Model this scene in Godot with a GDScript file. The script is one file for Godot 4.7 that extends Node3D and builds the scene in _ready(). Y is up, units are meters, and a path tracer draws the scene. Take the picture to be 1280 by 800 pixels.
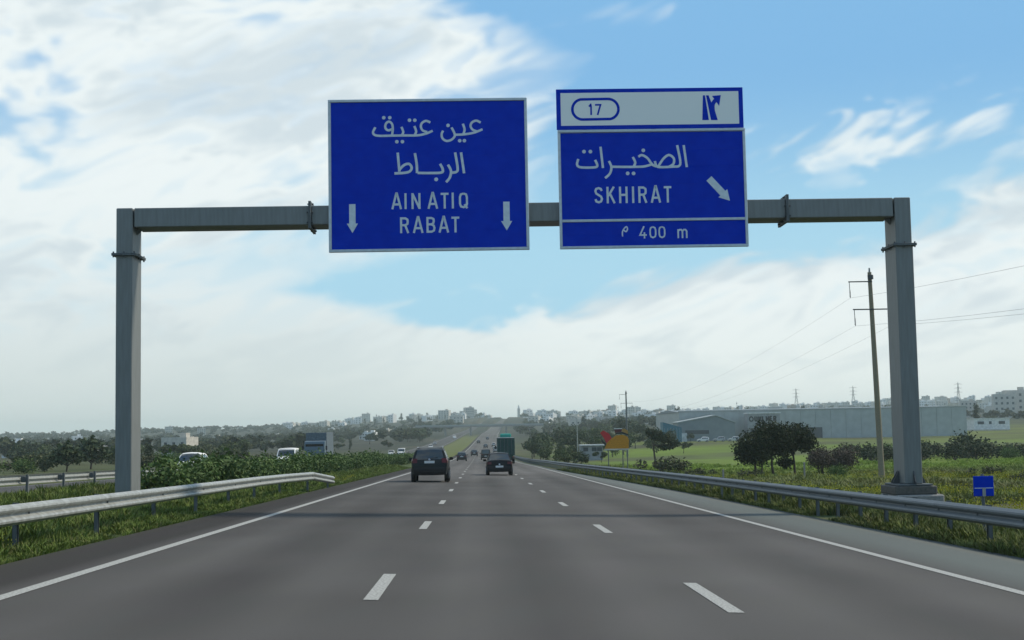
extends Node3D
# A three-lane motorway under a sign gantry: world units are metres, the road runs towards -z, the camera sits in a car.

var rng := RandomNumberGenerator.new()
var taken := {}
var M := {}
var n_a := FastNoiseLite.new()
var n_b := FastNoiseLite.new()
var n_c := FastNoiseLite.new()

# ------------------------------------------------------------------ naming and tagging
func numbered(called: String) -> String:
	if not taken.has(called):
		taken[called] = 0
		return called
	taken[called] += 1
	return "%s_%03d" % [called, taken[called]]

func tag(o: Node, label: String, category: String, group := "") -> void:
	o.set_meta("label", label)
	o.set_meta("category", category)
	if group != "":
		o.set_meta("group", group)

func thing(called: String, label: String, category: String, at := Vector3.ZERO, turn := 0.0, group := "") -> Node3D:
	var o := Node3D.new()
	o.name = numbered(called)
	add_child(o)
	o.position = at
	o.rotation.y = turn
	tag(o, label, category, group)
	return o

func mesh_node(called: String, mesh: Mesh, mat: Material, parent: Node = null) -> MeshInstance3D:
	var o := MeshInstance3D.new()
	o.mesh = mesh
	if mat:
		o.material_override = mat
	o.cast_shadow = GeometryInstance3D.SHADOW_CASTING_SETTING_ON
	if parent:
		o.name = called
		parent.add_child(o, true)
	else:
		o.name = numbered(called)
		add_child(o)
	return o

func obj(called: String, st: SurfaceTool, mat: Material, parent: Node = null) -> MeshInstance3D:
	return mesh_node(called, st.commit(), mat, parent)

func copy_of(src: Node3D, called: String, label: String, category: String, at: Vector3, turn := 0.0, group := "", size := Vector3.ONE) -> Node3D:
	var c: Node3D = src.duplicate()
	c.name = numbered(called)
	add_child(c)
	c.position = at
	c.rotation = Vector3(0, turn, 0)
	c.scale = size
	for k in ["label", "category", "group"]:
		if c.has_meta(k):
			c.remove_meta(k)
	tag(c, label, category, group)
	return c

# ------------------------------------------------------------------ mesh helpers
func begin() -> SurfaceTool:
	var st := SurfaceTool.new()
	st.begin(Mesh.PRIMITIVE_TRIANGLES)
	st.set_smooth_group(-1)
	return st

func quad(st: SurfaceTool, a: Vector3, b: Vector3, c: Vector3, d: Vector3) -> void:
	# a b c d run clockwise seen from the front
	var n := (c - a).cross(b - a)
	if n.length_squared() < 1e-16:
		n = (d - a).cross(c - a)
	st.set_normal(n.normalized())
	for v in [a, b, c, a, c, d]:
		st.add_vertex(v)

func tri(st: SurfaceTool, a: Vector3, b: Vector3, c: Vector3) -> void:
	st.set_normal((c - a).cross(b - a).normalized())
	for v in [a, b, c]:
		st.add_vertex(v)

func box(st: SurfaceTool, c: Vector3, s: Vector3, basis := Basis.IDENTITY, bevel := 0.0) -> void:
	var h := s * 0.5
	if bevel <= 0.0:
		for f in [[0, 1, 2], [1, 2, 0], [2, 0, 1]]:
			for sg in [-1.0, 1.0]:
				var pts := []
				for k in [[-1.0, -1.0], [-1.0, 1.0], [1.0, 1.0], [1.0, -1.0]]:
					var v := Vector3.ZERO
					v[f[0]] = sg * h[f[0]]
					v[f[1]] = k[0] * h[f[1]]
					v[f[2]] = k[1] * h[f[2]] * sg
					pts.append(c + basis * v)
				quad(st, pts[0], pts[1], pts[2], pts[3])
		return
	# bevelled box: six inset faces, twelve chamfers, eight corners
	var q := h - Vector3.ONE * bevel
	var P := func(ax: int, sx: float, sy: float, sz: float) -> Vector3:
		var v := Vector3(sx * q.x, sy * q.y, sz * q.z)
		v[ax] = (h[ax]) * [sx, sy, sz][ax]
		return c + basis * v
	for sx in [-1.0, 1.0]:
		face(st, [P.call(0, sx, -1, -1), P.call(0, sx, -1, 1), P.call(0, sx, 1, 1), P.call(0, sx, 1, -1)], basis * Vector3(sx, 0, 0))
		face(st, [P.call(1, -1, sx, -1), P.call(1, -1, sx, 1), P.call(1, 1, sx, 1), P.call(1, 1, sx, -1)], basis * Vector3(0, sx, 0))
		face(st, [P.call(2, -1, -1, sx), P.call(2, -1, 1, sx), P.call(2, 1, 1, sx), P.call(2, 1, -1, sx)], basis * Vector3(0, 0, sx))
		for sy in [-1.0, 1.0]:
			face(st, [P.call(0, sx, sy, -1), P.call(0, sx, sy, 1), P.call(1, sx, sy, 1), P.call(1, sx, sy, -1)], basis * Vector3(sx, sy, 0))
			face(st, [P.call(1, -1, sx, sy), P.call(1, 1, sx, sy), P.call(2, 1, sx, sy), P.call(2, -1, sx, sy)], basis * Vector3(0, sx, sy))
			face(st, [P.call(0, sx, -1, sy), P.call(0, sx, 1, sy), P.call(2, sx, 1, sy), P.call(2, sx, -1, sy)], basis * Vector3(sx, 0, sy))
			for sz in [-1.0, 1.0]:
				face(st, [P.call(0, sx, sy, sz), P.call(1, sx, sy, sz), P.call(2, sx, sy, sz)], basis * Vector3(sx, sy, sz))

func face(st: SurfaceTool, pts: Array, n: Vector3) -> void:
	# a flat convex polygon turned so that its front looks along n
	var w: Vector3 = (pts[2] - pts[0]).cross(pts[1] - pts[0])
	if w.dot(n) < 0:
		pts.reverse()
	if pts.size() == 3:
		tri(st, pts[0], pts[1], pts[2])
	else:
		for i in range(1, pts.size() - 1):
			tri(st, pts[0], pts[i], pts[i + 1])

func frame_of(dir: Vector3) -> Basis:
	var y := dir.normalized()
	var x := y.cross(Vector3.FORWARD if absf(y.z) < 0.9 else Vector3.RIGHT).normalized()
	return Basis(x, y, x.cross(y))

func tube(st: SurfaceTool, pts: Array, radii: Array, sides := 8, caps := true) -> void:
	var rings := []
	for i in pts.size():
		var d: Vector3 = pts[mini(i + 1, pts.size() - 1)] - pts[maxi(i - 1, 0)]
		var b := frame_of(d)
		var ring := []
		for k in sides:
			var a := TAU * k / sides
			ring.append([pts[i] + (b.x * cos(a) + b.z * sin(a)) * radii[i], b.x * cos(a) + b.z * sin(a)])
		rings.append(ring)
	for i in rings.size() - 1:
		for k in sides:
			var q := [rings[i][k], rings[i][(k + 1) % sides], rings[i + 1][(k + 1) % sides], rings[i + 1][k]]
			var w: Vector3 = (q[2][0] - q[0][0]).cross(q[1][0] - q[0][0])
			var order := [0, 1, 2, 0, 2, 3] if w.dot(q[0][1]) > 0 else [0, 2, 1, 0, 3, 2]
			for j in order:
				st.set_normal(q[j][1])
				st.add_vertex(q[j][0])
	if caps:
		for e in [0, rings.size() - 1]:
			var c := []
			for k in sides:
				c.append(rings[e][k][0])
			face(st, c, (pts[0] - pts[1]) if e == 0 else (pts[-1] - pts[-2]))

func extrude(st: SurfaceTool, outline: Array, path: Array, closed := false) -> void:
	# outline: Vector2 (sideways, up); path: Vector3 centre points, sideways taken level
	for i in path.size() - 1:
		for k in (outline.size() if closed else outline.size() - 1):
			var o: Vector2 = outline[k]
			var p: Vector2 = outline[(k + 1) % outline.size()]
			var s0 := side_of(path, i)
			var s1 := side_of(path, i + 1)
			quad(st, path[i] + s0 * o.x + Vector3.UP * o.y, path[i] + s0 * p.x + Vector3.UP * p.y, path[i + 1] + s1 * p.x + Vector3.UP * p.y, path[i + 1] + s1 * o.x + Vector3.UP * o.y)

func side_of(path: Array, i: int) -> Vector3:
	var d: Vector3 = path[mini(i + 1, path.size() - 1)] - path[maxi(i - 1, 0)]
	d.y = 0
	return d.normalized().cross(Vector3.UP)

func prism(st: SurfaceTool, poly: Array, z0: float, z1: float) -> void:
	# a polygon in x/y made solid between z0 and z1
	var pk := PackedVector2Array(poly)
	var idx := Geometry2D.triangulate_polygon(pk)
	for i in range(0, idx.size(), 3):
		var t := [poly[idx[i]], poly[idx[i + 1]], poly[idx[i + 2]]]
		face(st, t.map(func(v): return Vector3(v.x, v.y, z1)), Vector3(0, 0, z1 - z0))
		face(st, t.map(func(v): return Vector3(v.x, v.y, z0)), Vector3(0, 0, z0 - z1))
	var turn := -1.0 if Geometry2D.is_polygon_clockwise(pk) else 1.0
	for i in poly.size():
		var a: Vector2 = poly[i]
		var b: Vector2 = poly[(i + 1) % poly.size()]
		var e := b - a
		face(st, [Vector3(a.x, a.y, z0), Vector3(b.x, b.y, z0), Vector3(b.x, b.y, z1), Vector3(a.x, a.y, z1)], Vector3(e.y, -e.x, 0) * turn)

# ------------------------------------------------------------------ materials
func lin(r: float, g: float, b: float) -> Color:
	return Color(r, g, b).linear_to_srgb()

func noise_tex(freq: float, lo: Color, hi: Color, seed_: int, oct := 4, size := 512, normal := false, strength := 2.0, kind := FastNoiseLite.TYPE_SIMPLEX_SMOOTH) -> NoiseTexture2D:
	var f := FastNoiseLite.new()
	f.seed = seed_
	f.frequency = freq
	f.noise_type = kind
	f.fractal_octaves = oct
	var t := NoiseTexture2D.new()
	t.width = size
	t.height = size
	t.seamless = true
	t.noise = f
	if normal:
		t.as_normal_map = true
		t.bump_strength = strength
	else:
		var g := Gradient.new()
		g.set_color(0, lo)
		g.set_color(1, hi)
		t.color_ramp = g
	return t

func mat(c: Color, rough := 0.85, metal := 0.0, spec := 0.4) -> StandardMaterial3D:
	var m := StandardMaterial3D.new()
	m.albedo_color = c
	m.roughness = rough
	m.metallic = metal
	m.metallic_specular = spec
	return m

func worn(c: Color, rough: float, metal: float, tex: Texture2D, scale: float, nrm: Texture2D = null, ns := 0.5, spec := 0.4) -> StandardMaterial3D:
	var m := mat(c, rough, metal, spec)
	m.albedo_texture = tex
	m.uv1_triplanar = true
	m.uv1_world_triplanar = true
	m.uv1_scale = Vector3.ONE * scale
	if nrm:
		m.normal_enabled = true
		m.normal_texture = nrm
		m.normal_scale = ns
	return m

func tinted(tex: Texture2D = null, scale := 1.0, rough := 0.95, nrm: Texture2D = null) -> StandardMaterial3D:
	var m := mat(Color.WHITE, rough, 0.0, 0.25)
	m.vertex_color_use_as_albedo = true
	if tex:
		m.albedo_texture = tex
		m.uv1_triplanar = true
		m.uv1_world_triplanar = true
		m.uv1_scale = Vector3.ONE * scale
	if nrm:
		m.normal_enabled = true
		m.normal_texture = nrm
		m.normal_scale = 0.6
	return m

func make_materials() -> void:
	var soft := noise_tex(0.012, Color(0.90, 0.90, 0.90), Color(1, 1, 1), 3, 5)
	var fine := noise_tex(0.14, Color(0.42, 0.42, 0.42), Color(1, 1, 1), 5, 3)
	var streak := noise_tex(0.014, Color(0.80, 0.81, 0.82), Color(1, 1, 1), 9, 5)
	var bump := noise_tex(0.15, Color.BLACK, Color.WHITE, 12, 3, 512, true, 3.0)
	M.asphalt = tinted(fine, 1.3, 0.92, bump)
	M.soil = tinted(noise_tex(0.05, Color(0.55, 0.55, 0.55), Color(1, 1, 1), 21, 5), 0.35)
	M.paint = worn(lin(0.58, 0.58, 0.545), 0.7, 0.0, noise_tex(0.06, Color(0.50, 0.50, 0.49), Color(1, 1, 1), 33, 4), 0.9)
	M.galv = worn(lin(0.42, 0.445, 0.435), 0.5, 0.2, noise_tex(0.02, Color(0.72, 0.71, 0.69), Color(1, 1, 1), 19, 5), 0.4)
	M.galv_shaded = worn(lin(0.15, 0.17, 0.18), 0.6, 0.1, soft, 0.5)  # same galvanised steel for the right rail, shade of its sunless face in the colour
	M.galv_dark = worn(lin(0.13, 0.145, 0.15), 0.65, 0.1, streak, 0.4)
	M.gantry = worn(lin(0.188, 0.202, 0.202), 0.5, 0.15, noise_tex(0.02, Color(0.90, 0.895, 0.88), Color(1, 1, 1), 17, 5), 0.5)
	M.gantry.uv1_scale = Vector3(0.9, 0.10, 0.9)
	M.frame = worn(lin(0.50, 0.56, 0.60), 0.5, 0.3, soft, 0.8)
	M.blue = worn(lin(0.003, 0.036, 0.45), 0.65, 0.0, noise_tex(0.008, Color(0.88, 0.90, 0.94), Color(1, 1, 1), 41, 4), 0.5, null, 0.5, 0.15)
	M.white_film = mat(lin(0.74, 0.76, 0.74), 0.55, 0.0, 0.25)
	M.letter = worn(lin(0.60, 0.68, 0.73), 0.5, 0.0, soft, 0.9)
	M.concrete_dark = worn(lin(0.13, 0.12, 0.105), 0.9, 0.0, streak, 1.2, bump, 0.5)
	M.concrete = worn(lin(0.30, 0.29, 0.27), 0.9, 0.0, streak, 1.2, bump, 0.5)
	M.wood = worn(lin(0.27, 0.235, 0.165), 0.9, 0.0, streak, 1.4)
	M.rubber = mat(lin(0.012, 0.012, 0.013), 0.85)
	M.black_plastic = mat(lin(0.018, 0.018, 0.02), 0.6)
	M.rim = mat(lin(0.35, 0.36, 0.37), 0.35, 0.7)
	M.glass = mat(lin(0.010, 0.016, 0.016), 0.1, 0.0, 0.7)
	M.tail = mat(lin(0.085, 0.008, 0.011), 0.3, 0.0, 0.4)
	M.plate = mat(lin(0.55, 0.56, 0.56), 0.5)
	M.steel = mat(lin(0.42, 0.43, 0.44), 0.3, 0.8)
	M.dark_steel = mat(lin(0.07, 0.075, 0.08), 0.6, 0.2)
	M.wire = mat(lin(0.22, 0.24, 0.25), 0.6, 0.3)
	M.bark = worn(lin(0.085, 0.065, 0.05), 0.95, 0.0, streak, 2.5)
	M.leaf = tinted(null, 1.0, 0.75)
	M.leaf.backlight_enabled = true
	M.leaf.backlight = Color(0.34, 0.38, 0.16)
	M.window = mat(lin(0.04, 0.05, 0.06), 0.25, 0.0, 0.5)
	M.cladding = worn(lin(0.40, 0.425, 0.41), 0.6, 0.1, soft, 0.05)
	M.cladding_dark = worn(lin(0.22, 0.25, 0.26), 0.65, 0.1, soft, 0.05)
	M.render_white = worn(lin(0.82, 0.81, 0.78), 0.9, 0.0, streak, 0.12)
	M.render_cream = worn(lin(0.60, 0.56, 0.49), 0.9, 0.0, streak, 0.12)
	M.render_grey = worn(lin(0.34, 0.35, 0.35), 0.9, 0.0, streak, 0.12)
	M.render_ochre = worn(lin(0.38, 0.27, 0.20), 0.9, 0.0, streak, 0.12)
	M.render_raw = worn(lin(0.22, 0.17, 0.15), 0.9, 0.0, streak, 0.12)

# ------------------------------------------------------------------ the lie of the land (d = metres ahead of the camera)
func sm(a: float, b: float, x: float) -> float:
	var t := clampf((x - a) / (b - a), 0.0, 1.0)
	return t * t * (3.0 - 2.0 * t)

func pl(x: float, pts: Array) -> float:
	# smooth-ended piecewise curve through (x, y) pairs
	if x <= pts[0].x:
		return pts[0].y
	for i in pts.size() - 1:
		if x <= pts[i + 1].x:
			var t: float = (x - pts[i].x) / (pts[i + 1].x - pts[i].x)
			return lerpf(pts[i].y, pts[i + 1].y, t)
	return pts[-1].y

var road_curve := Curve3D.new()

func ridge(az: float) -> float:
	return pl(az, [Vector2(-40, 4), Vector2(-19.9, 8), Vector2(-13.2, 13), Vector2(-6.5, 17), Vector2(-3.2, 22), Vector2(3.5, 23), Vector2(9, 26), Vector2(13.5, 31), Vector2(21.5, 39), Vector2(40, 50)])

func road_y(d: float) -> float:
	# falls away at 1.4 per cent, bottoms out near 450 m and climbs the far slope
	if d < 150.0:
		return -0.0143 * d
	if d < 1000.0:
		var t := (d - 150.0) / 850.0
		# Hermite: from -2.145 with slope -.0143 to 0.3 with slope .015
		var s := 850.0
		var a := -2.145
		var b := 0.3
		return (2 * t * t * t - 3 * t * t + 1) * a + (t * t * t - 2 * t * t + t) * s * -0.0175 + (-2 * t * t * t + 3 * t * t) * b + (t * t * t - t * t) * s * 0.014
	return lerpf(0.3, 23.0, sm(900, 2450, d) ) - lerpf(0.3, 23.0, sm(900, 2450, 1000.0)) + 0.3

func road_x(d: float) -> float:
	return 0.000012 * pow(maxf(d - 200.0, 0.0), 2.0)

func asphalt_right(d: float) -> float:
	return lerpf(8.05, 6.7, sm(45, 130, d))

func height(x: float, d: float) -> float:
	var r := road_y(d)
	var c := x - road_x(d)
	var far := 0.15 * maxf(d - 100.0, 0.0)
	var hr := pl(d, [Vector2(-40, -0.6), Vector2(36, -1.05), Vector2(88, -2.1), Vector2(120, -2.95), Vector2(170, -3.6), Vector2(250, -4.0), Vector2(350, -3.7), Vector2(450, -2.5), Vector2(600, 0.0), Vector2(1000, 6.5)])
	var hl := pl(d, [Vector2(-40, 0.2), Vector2(36, -0.3), Vector2(88, -1.0), Vector2(150, -2.0), Vector2(300, -3.6), Vector2(600, -4.6), Vector2(1000, -3.6)])
	var near_r := r - 0.025 * clampf(c, -30.0, 12.0) - 0.06 - 0.30 * sm(9.0, 13.0, c)
	var near_l := r - 0.025 * clampf(c, -15.0, 12.0) - 0.05 - 0.22 * sm(-8.0, -11.0, c) * sm(-15.0, -12.0, c)
	var h := near_r if c > 0.0 else near_l
	h = lerpf(h, hr, sm(9.5, 17.0 + far, c))
	h = lerpf(h, hl, sm(29.0, 40.0 + far, -c))
	if d > 1000.0:
		var az := rad_to_deg(atan2(x, d))
		h = lerpf(h, ridge(az) + n_a.get_noise_2d(x * 0.4, d * 0.4) * 4.0, sm(1000, 2450, d))
		h -= sm(2600, 5000, d) * 6.0
	var rough := sm(12.0, 60.0, absf(c + 5.0))
	h += rough * (n_a.get_noise_2d(x * 2.0, d * 2.0) * 0.35 + n_b.get_noise_2d(x, d) * 0.12) * (1.0 - sm(900, 1500, d))
	return h

func ground_y(x: float, d: float) -> float:
	return height(x, d)

func on_ground(x: float, d: float) -> Vector3:
	return Vector3(x, height(x, d), -d)

func on_road(x: float, d: float) -> Vector3:
	# a point on the tilted carriageway, x measured from its centre line
	return Vector3(x + road_x(d), road_y(d) - 0.025 * x, -d)

# ------------------------------------------------------------------ sky
func sky_color(az: float, el: float) -> Color:
	# az to the right of straight ahead, el above level, both in degrees
	var ra := deg_to_rad(az)
	var re := deg_to_rad(maxf(el, 0.0))
	var dx := sin(ra) * cos(re)
	var dz := -cos(ra) * cos(re)
	var py := re * 2.1 - dx * 0.42
	var wx := n_c.get_noise_3d(dx * 260.0, py * 260.0, dz * 260.0 + 500.0)
	var px := dx * 100.0 + wx * 5.0
	var pz := dz * 100.0
	var yy := py * 100.0 + wx * 4.0
	var n1 := n_a.get_noise_3d(px * 2.6, yy * 3.6, pz * 2.6)
	var n2 := n_b.get_noise_3d(px * 2.2, yy * 3.4, pz * 2.2 + 90.0)
	var n3 := n_c.get_noise_3d(px * 9.0, yy * 13.0, pz * 9.0 + 40.0)
	var n4 := n_c.get_noise_3d(px * 24.0 + 70.0, yy * 34.0, pz * 24.0)
	var n := n1 * 0.85 + n2 * 0.55 + n3 * 0.42 + n4 * 0.16
	# broad layout of the cloud deck: a sheet on the left, a bank low down, a torn wisp on the right
	var edge := pl(el, [Vector2(0, 60), Vector2(2.6, 14), Vector2(4.6, -2), Vector2(6.0, -7), Vector2(7.2, -3.5), Vector2(8.4, 0.5), Vector2(11, 1.5), Vector2(13, 2.4), Vector2(15.5, 4.5), Vector2(16.3, 2.5), Vector2(17.3, -1.0), Vector2(19, -1.0), Vector2(24, 4), Vector2(34, 10)])
	var s := (edge - az) / 3.2
	var bank := pl(az, [Vector2(-40, 8), Vector2(-12, 6.5), Vector2(-7, 5.3), Vector2(0, 4.8), Vector2(5, 6.4), Vector2(10, 7.5), Vector2(16, 8.3), Vector2(21, 10.0), Vector2(40, 11)])
	s = maxf(s, (bank - el) / 2.0 + n1 * 0.7 + n3 * 0.4)
	var wa := az - 14.6
	var we := el - 11.3 - wa * 0.12
	s = maxf(s, 0.50 - sqrt(wa * wa / 30.0 + we * we / 3.6) + n3 * 1.0)
	var va := az - 6.5
	var ve := el - 17.0 - va * 0.12
	s = maxf(s, 0.15 - sqrt(va * va / 14.0 + ve * ve / 0.7) + n3 * 0.5)
	var seen := (1.0 - sm(26, 48, absf(az))) * (1.0 - sm(22, 40, el))
	s = lerpf(0.18 - 0.25 * sm(30, 80, el) - 0.25 * sm(80, 150, absf(az)), clampf(s, -1.2, 1.3), seen)
	var dens := sm(-0.36, 0.66, s + n * 1.0)
	# the sheet is thin in places: faint blue shows through
	dens *= 1.0 - 0.75 * sm(0.10, 0.50, n2 * 0.8 - n1 * 0.5 - 0.05 + n3 * 0.25) * sm(5.0, 9.0, el)
	dens *= 1.0 - 0.20 * sm(0.0, 0.5, n3 - n1 * 0.4) * sm(3.0, 6.0, el)
	var blue := Color(0.38, 0.64, 0.79).lerp(Color(0.208, 0.448, 0.725), sm(6.5, 15, el)).lerp(Color(0.11, 0.27, 0.55), sm(20, 60, el))
	var white := Color(0.60, 0.69, 0.735).lerp(Color(0.79, 0.855, 0.86), sm(-0.34, 0.26, n2 * 0.9 + n3 * 0.5 + n4 * 0.15 + 0.08))
	white = white.lerp(Color(0.62, 0.70, 0.715), 0.55 * (1.0 - sm(3.0, 11.0, el)) * (1.0 - sm(-8.0, 6.0, az)))
	var low := Color(0.61, 0.68, 0.665).lerp(Color(0.80, 0.86, 0.83), sm(-16.0, 12.0, az))
	white = white.lerp(low, 0.92 * (1.0 - sm(0.2, 6.5, el)))
	return blue.lerp(white, clampf(dens, 0.0, 1.0))

func make_sky() -> Image:
	var w := 512
	var h := 256
	var data := PackedFloat32Array()
	data.resize(w * h * 3)
	for j in h:
		for i in w:
			var c := sky_color(wrapf((float(i) + 0.5) / w * 360.0, -180.0, 180.0), 90.0 - (float(j) + 0.5) / h * 180.0)
			var k := (j * w + i) * 3
			data[k] = c.r
			data[k + 1] = c.g
			data[k + 2] = c.b
	var img := Image.create_from_data(w, h, false, Image.FORMAT_RGBF, data.to_byte_array())
	img.resize(4096, 2048, Image.INTERPOLATE_BILINEAR)
	# finer cloud detail where the road leads
	var x0 := -330
	var y0 := 1024 - 260
	var fw := 660
	var fh := 264
	var fine := PackedFloat32Array()
	fine.resize(fw * fh * 3)
	for j in fh:
		for i in fw:
			var c := sky_color((float(x0 + i) + 0.5) / 4096.0 * 360.0, 90.0 - (float(y0 + j) + 0.5) / 2048.0 * 180.0)
			var k := (j * fw + i) * 3
			fine[k] = c.r
			fine[k + 1] = c.g
			fine[k + 2] = c.b
	var sub := Image.create_from_data(fw, fh, false, Image.FORMAT_RGBF, fine.to_byte_array())
	img.blit_rect(sub, Rect2i(0, 0, 330, fh), Vector2i(4096 - 330, y0))
	img.blit_rect(sub, Rect2i(330, 0, fw - 330, fh), Vector2i(0, y0))
	return img

# ------------------------------------------------------------------ ground, roads
func grid_mesh(rows: Array, cols_of: Callable, point: Callable, tint: Callable) -> ArrayMesh:
	# rows of d, columns from cols_of(d); smooth normals; vertex colours
	var n: int = cols_of.call(rows[0]).size()
	var v := PackedVector3Array()
	var c := PackedColorArray()
	for d in rows:
		for x in cols_of.call(d):
			v.append(point.call(x, d))
			c.append(tint.call(x, d))
	var idx := PackedInt32Array()
	var nr := PackedVector3Array()
	nr.resize(v.size())
	for j in rows.size() - 1:
		for i in n - 1:
			var a := j * n + i
			idx.append_array([a, a + n, a + n + 1, a, a + n + 1, a + 1])
			var f := (v[a + n + 1] - v[a]).cross(v[a + n] - v[a + 1])
			f = f if f.y > 0 else -f
			for q in [a, a + 1, a + n, a + n + 1]:
				nr[q] += f.normalized()
	for i in nr.size():
		nr[i] = nr[i].normalized()
	var arr := []
	arr.resize(Mesh.ARRAY_MAX)
	arr[Mesh.ARRAY_VERTEX] = v
	arr[Mesh.ARRAY_NORMAL] = nr
	arr[Mesh.ARRAY_COLOR] = c
	arr[Mesh.ARRAY_INDEX] = idx
	var m := ArrayMesh.new()
	m.add_surface_from_arrays(Mesh.PRIMITIVE_TRIANGLES, arr)
	return m

func spaced(a: float, b: float, first: float, grow: float) -> Array:
	var out := [a]
	var s := first
	while out[-1] < b:
		out.append(out[-1] + s)
		s *= grow
	return out

func ground_tint(x: float, d: float) -> Color:
	var c := x - road_x(d)
	var big := n_a.get_noise_2d(x * 1.3 + 40.0, d * 1.3)
	var mid := n_b.get_noise_2d(x * 2.0, d * 2.0 + 70.0)
	var lush := Color(0.080, 0.122, 0.032)
	var dry := Color(0.16, 0.15, 0.075)
	var lime := Color(0.17, 0.215, 0.045)
	var yellow := Color(0.26, 0.25, 0.04)
	var earth := Color(0.15, 0.115, 0.08)
	var col := lush
	if c > 0.0:
		col = dry.lerp(lush, sm(-0.25, 0.3, mid))
		col = col.lerp(lime, sm(14, 30, c) * sm(60, 110, d) * sm(-0.5, 0.1, big))
		col = col.lerp(yellow, 0.6 * sm(12, 16, c) * (1.0 - sm(70, 120, d)) * sm(0.05, 0.35, mid))
		col = col.lerp(Color(0.19, 0.285, 0.035), 0.95 * sm(15, 22, c) * (1.0 - sm(95, 130, c - d * 0.12)) * sm(135, 170, d) * (1.0 - sm(330, 420, d)))
		col = col.lerp(Color(0.10, 0.105, 0.055), 0.8 * sm(-0.05, 0.35, -big) * sm(130, 260, d))
	else:
		col = lush.lerp(dry, 0.5 * sm(-0.1, 0.4, mid))
		col = col.lerp(Color(0.10, 0.115, 0.045), sm(30, 60, -c))
		col = col.lerp(earth, 0.55 * sm(0.1, 0.4, big) * sm(40, 90, -c))
	var far := sm(450, 900, d) if c > -12.0 else sm(280, 560, d)
	col = col.lerp(Color(0.042, 0.055, 0.036).lerp(Color(0.095, 0.09, 0.062), sm(-0.2, 0.4, mid)), far)
	col *= 1.0 + 0.30 * n_c.get_noise_2d(x * 7.0, d * 7.0) + 0.2 * n_b.get_noise_2d(x * 9.0 + 11.0, d * 5.0)
	col.a = 1.0
	if c < -6.0 and c > -16.5:
		col = col.lerp(Color(0.18, 0.205, 0.05), 0.8 * sm(230, 320, d) * (1.0 - sm(800, 1000, d)))
	return col

func ground_cols(d: float) -> Array:
	var o := []
	var wide := 260.0 + maxf(d, 0.0) * 1.0
	for i in range(26, 0, -1):
		o.append(-42.0 - (wide - 42.0) * pow(i / 26.0, 1.7))
	for q in [-42.0, -36.0, -31.0, -28.6, -27.8, -27.0, -26.3, -22.0, -16.4, -15.7, -15.2, -14.0, -12.5, -11.0, -9.5, -8.4, -7.5, -6.9, -6.35, -5.9, -3.0, 0.0, 3.0, 6.0]:
		o.append(q + road_x(d))
	var e := asphalt_right(d)
	for q in [e - 0.35, e + 0.03, e + 0.5, e + 1.2, e + 2.2, e + 3.4, e + 5.0, e + 7.0, e + 10.0, e + 14.0, e + 20.0, e + 28.0]:
		o.append(q + road_x(d))
	var last: float = o[-1]
	for i in range(1, 31):
		o.append(last + (wide - last) * pow(i / 30.0, 1.7))
	return o

func ground_point(x: float, d: float) -> Vector3:
	var c := x - road_x(d)
	var h := height(x, d)
	var dip := 0.35
	if c > -6.2 and c < asphalt_right(d) - 0.1:
		h = road_y(d) - 0.025 * c - dip
	elif c > -26.6 and c < -16.0:
		h = road_y(d) + 0.39 - dip - 0.05 + 0.025 * (c + 15.5)
	return Vector3(x, h, -d)

func road_tint(x: float, d: float, base: Color) -> Color:
	# oil-darkened lane centres, polished wheel paths, pale dusty edges
	var lane := 3.6
	var q := fposmod(x + 1.13, lane) / lane
	var wheel := exp(-pow((q - 0.24) / 0.09, 2.0)) + exp(-pow((q - 0.76) / 0.09, 2.0))
	var oil := exp(-pow((q - 0.5) / 0.10, 2.0))
	var k := 1.0 + 0.16 * wheel - 0.14 * oil
	k += 0.20 * n_b.get_noise_2d(x * 6.0, d * 0.5) + 0.30 * n_a.get_noise_2d(x * 5.0, d * 1.0) + 0.08 * n_c.get_noise_2d(x * 30.0, d * 2.0) + 0.18 * n_c.get_noise_2d(x * 14.0 + 50.0, d * 9.0)
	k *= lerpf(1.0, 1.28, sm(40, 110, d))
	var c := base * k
	if x > 6.1:
		var t := sm(6.1, 6.5, x)
		c = c.lerp(Color(0.25, 0.28, 0.262) * (1.0 + 0.16 * n_b.get_noise_2d(x * 9.0, d * 1.2)), t)
		c = c.lerp(Color(0.21, 0.20, 0.16), 0.5 * sm(7.7, 8.05, x))
	elif x < -5.05:
		c = c.lerp(Color(0.078, 0.072, 0.067) * (1.0 + 0.2 * n_b.get_noise_2d(x * 9.0, d * 1.2)), sm(-5.05, -5.3, x))
	c = c.lerp(Color(0.10, 0.10, 0.072), 0.6 * sm(-6.0, -6.28, x + 0.15 * n_c.get_noise_2d(3.0, d * 8.0)))
	c.a = 1.0
	return c

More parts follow.
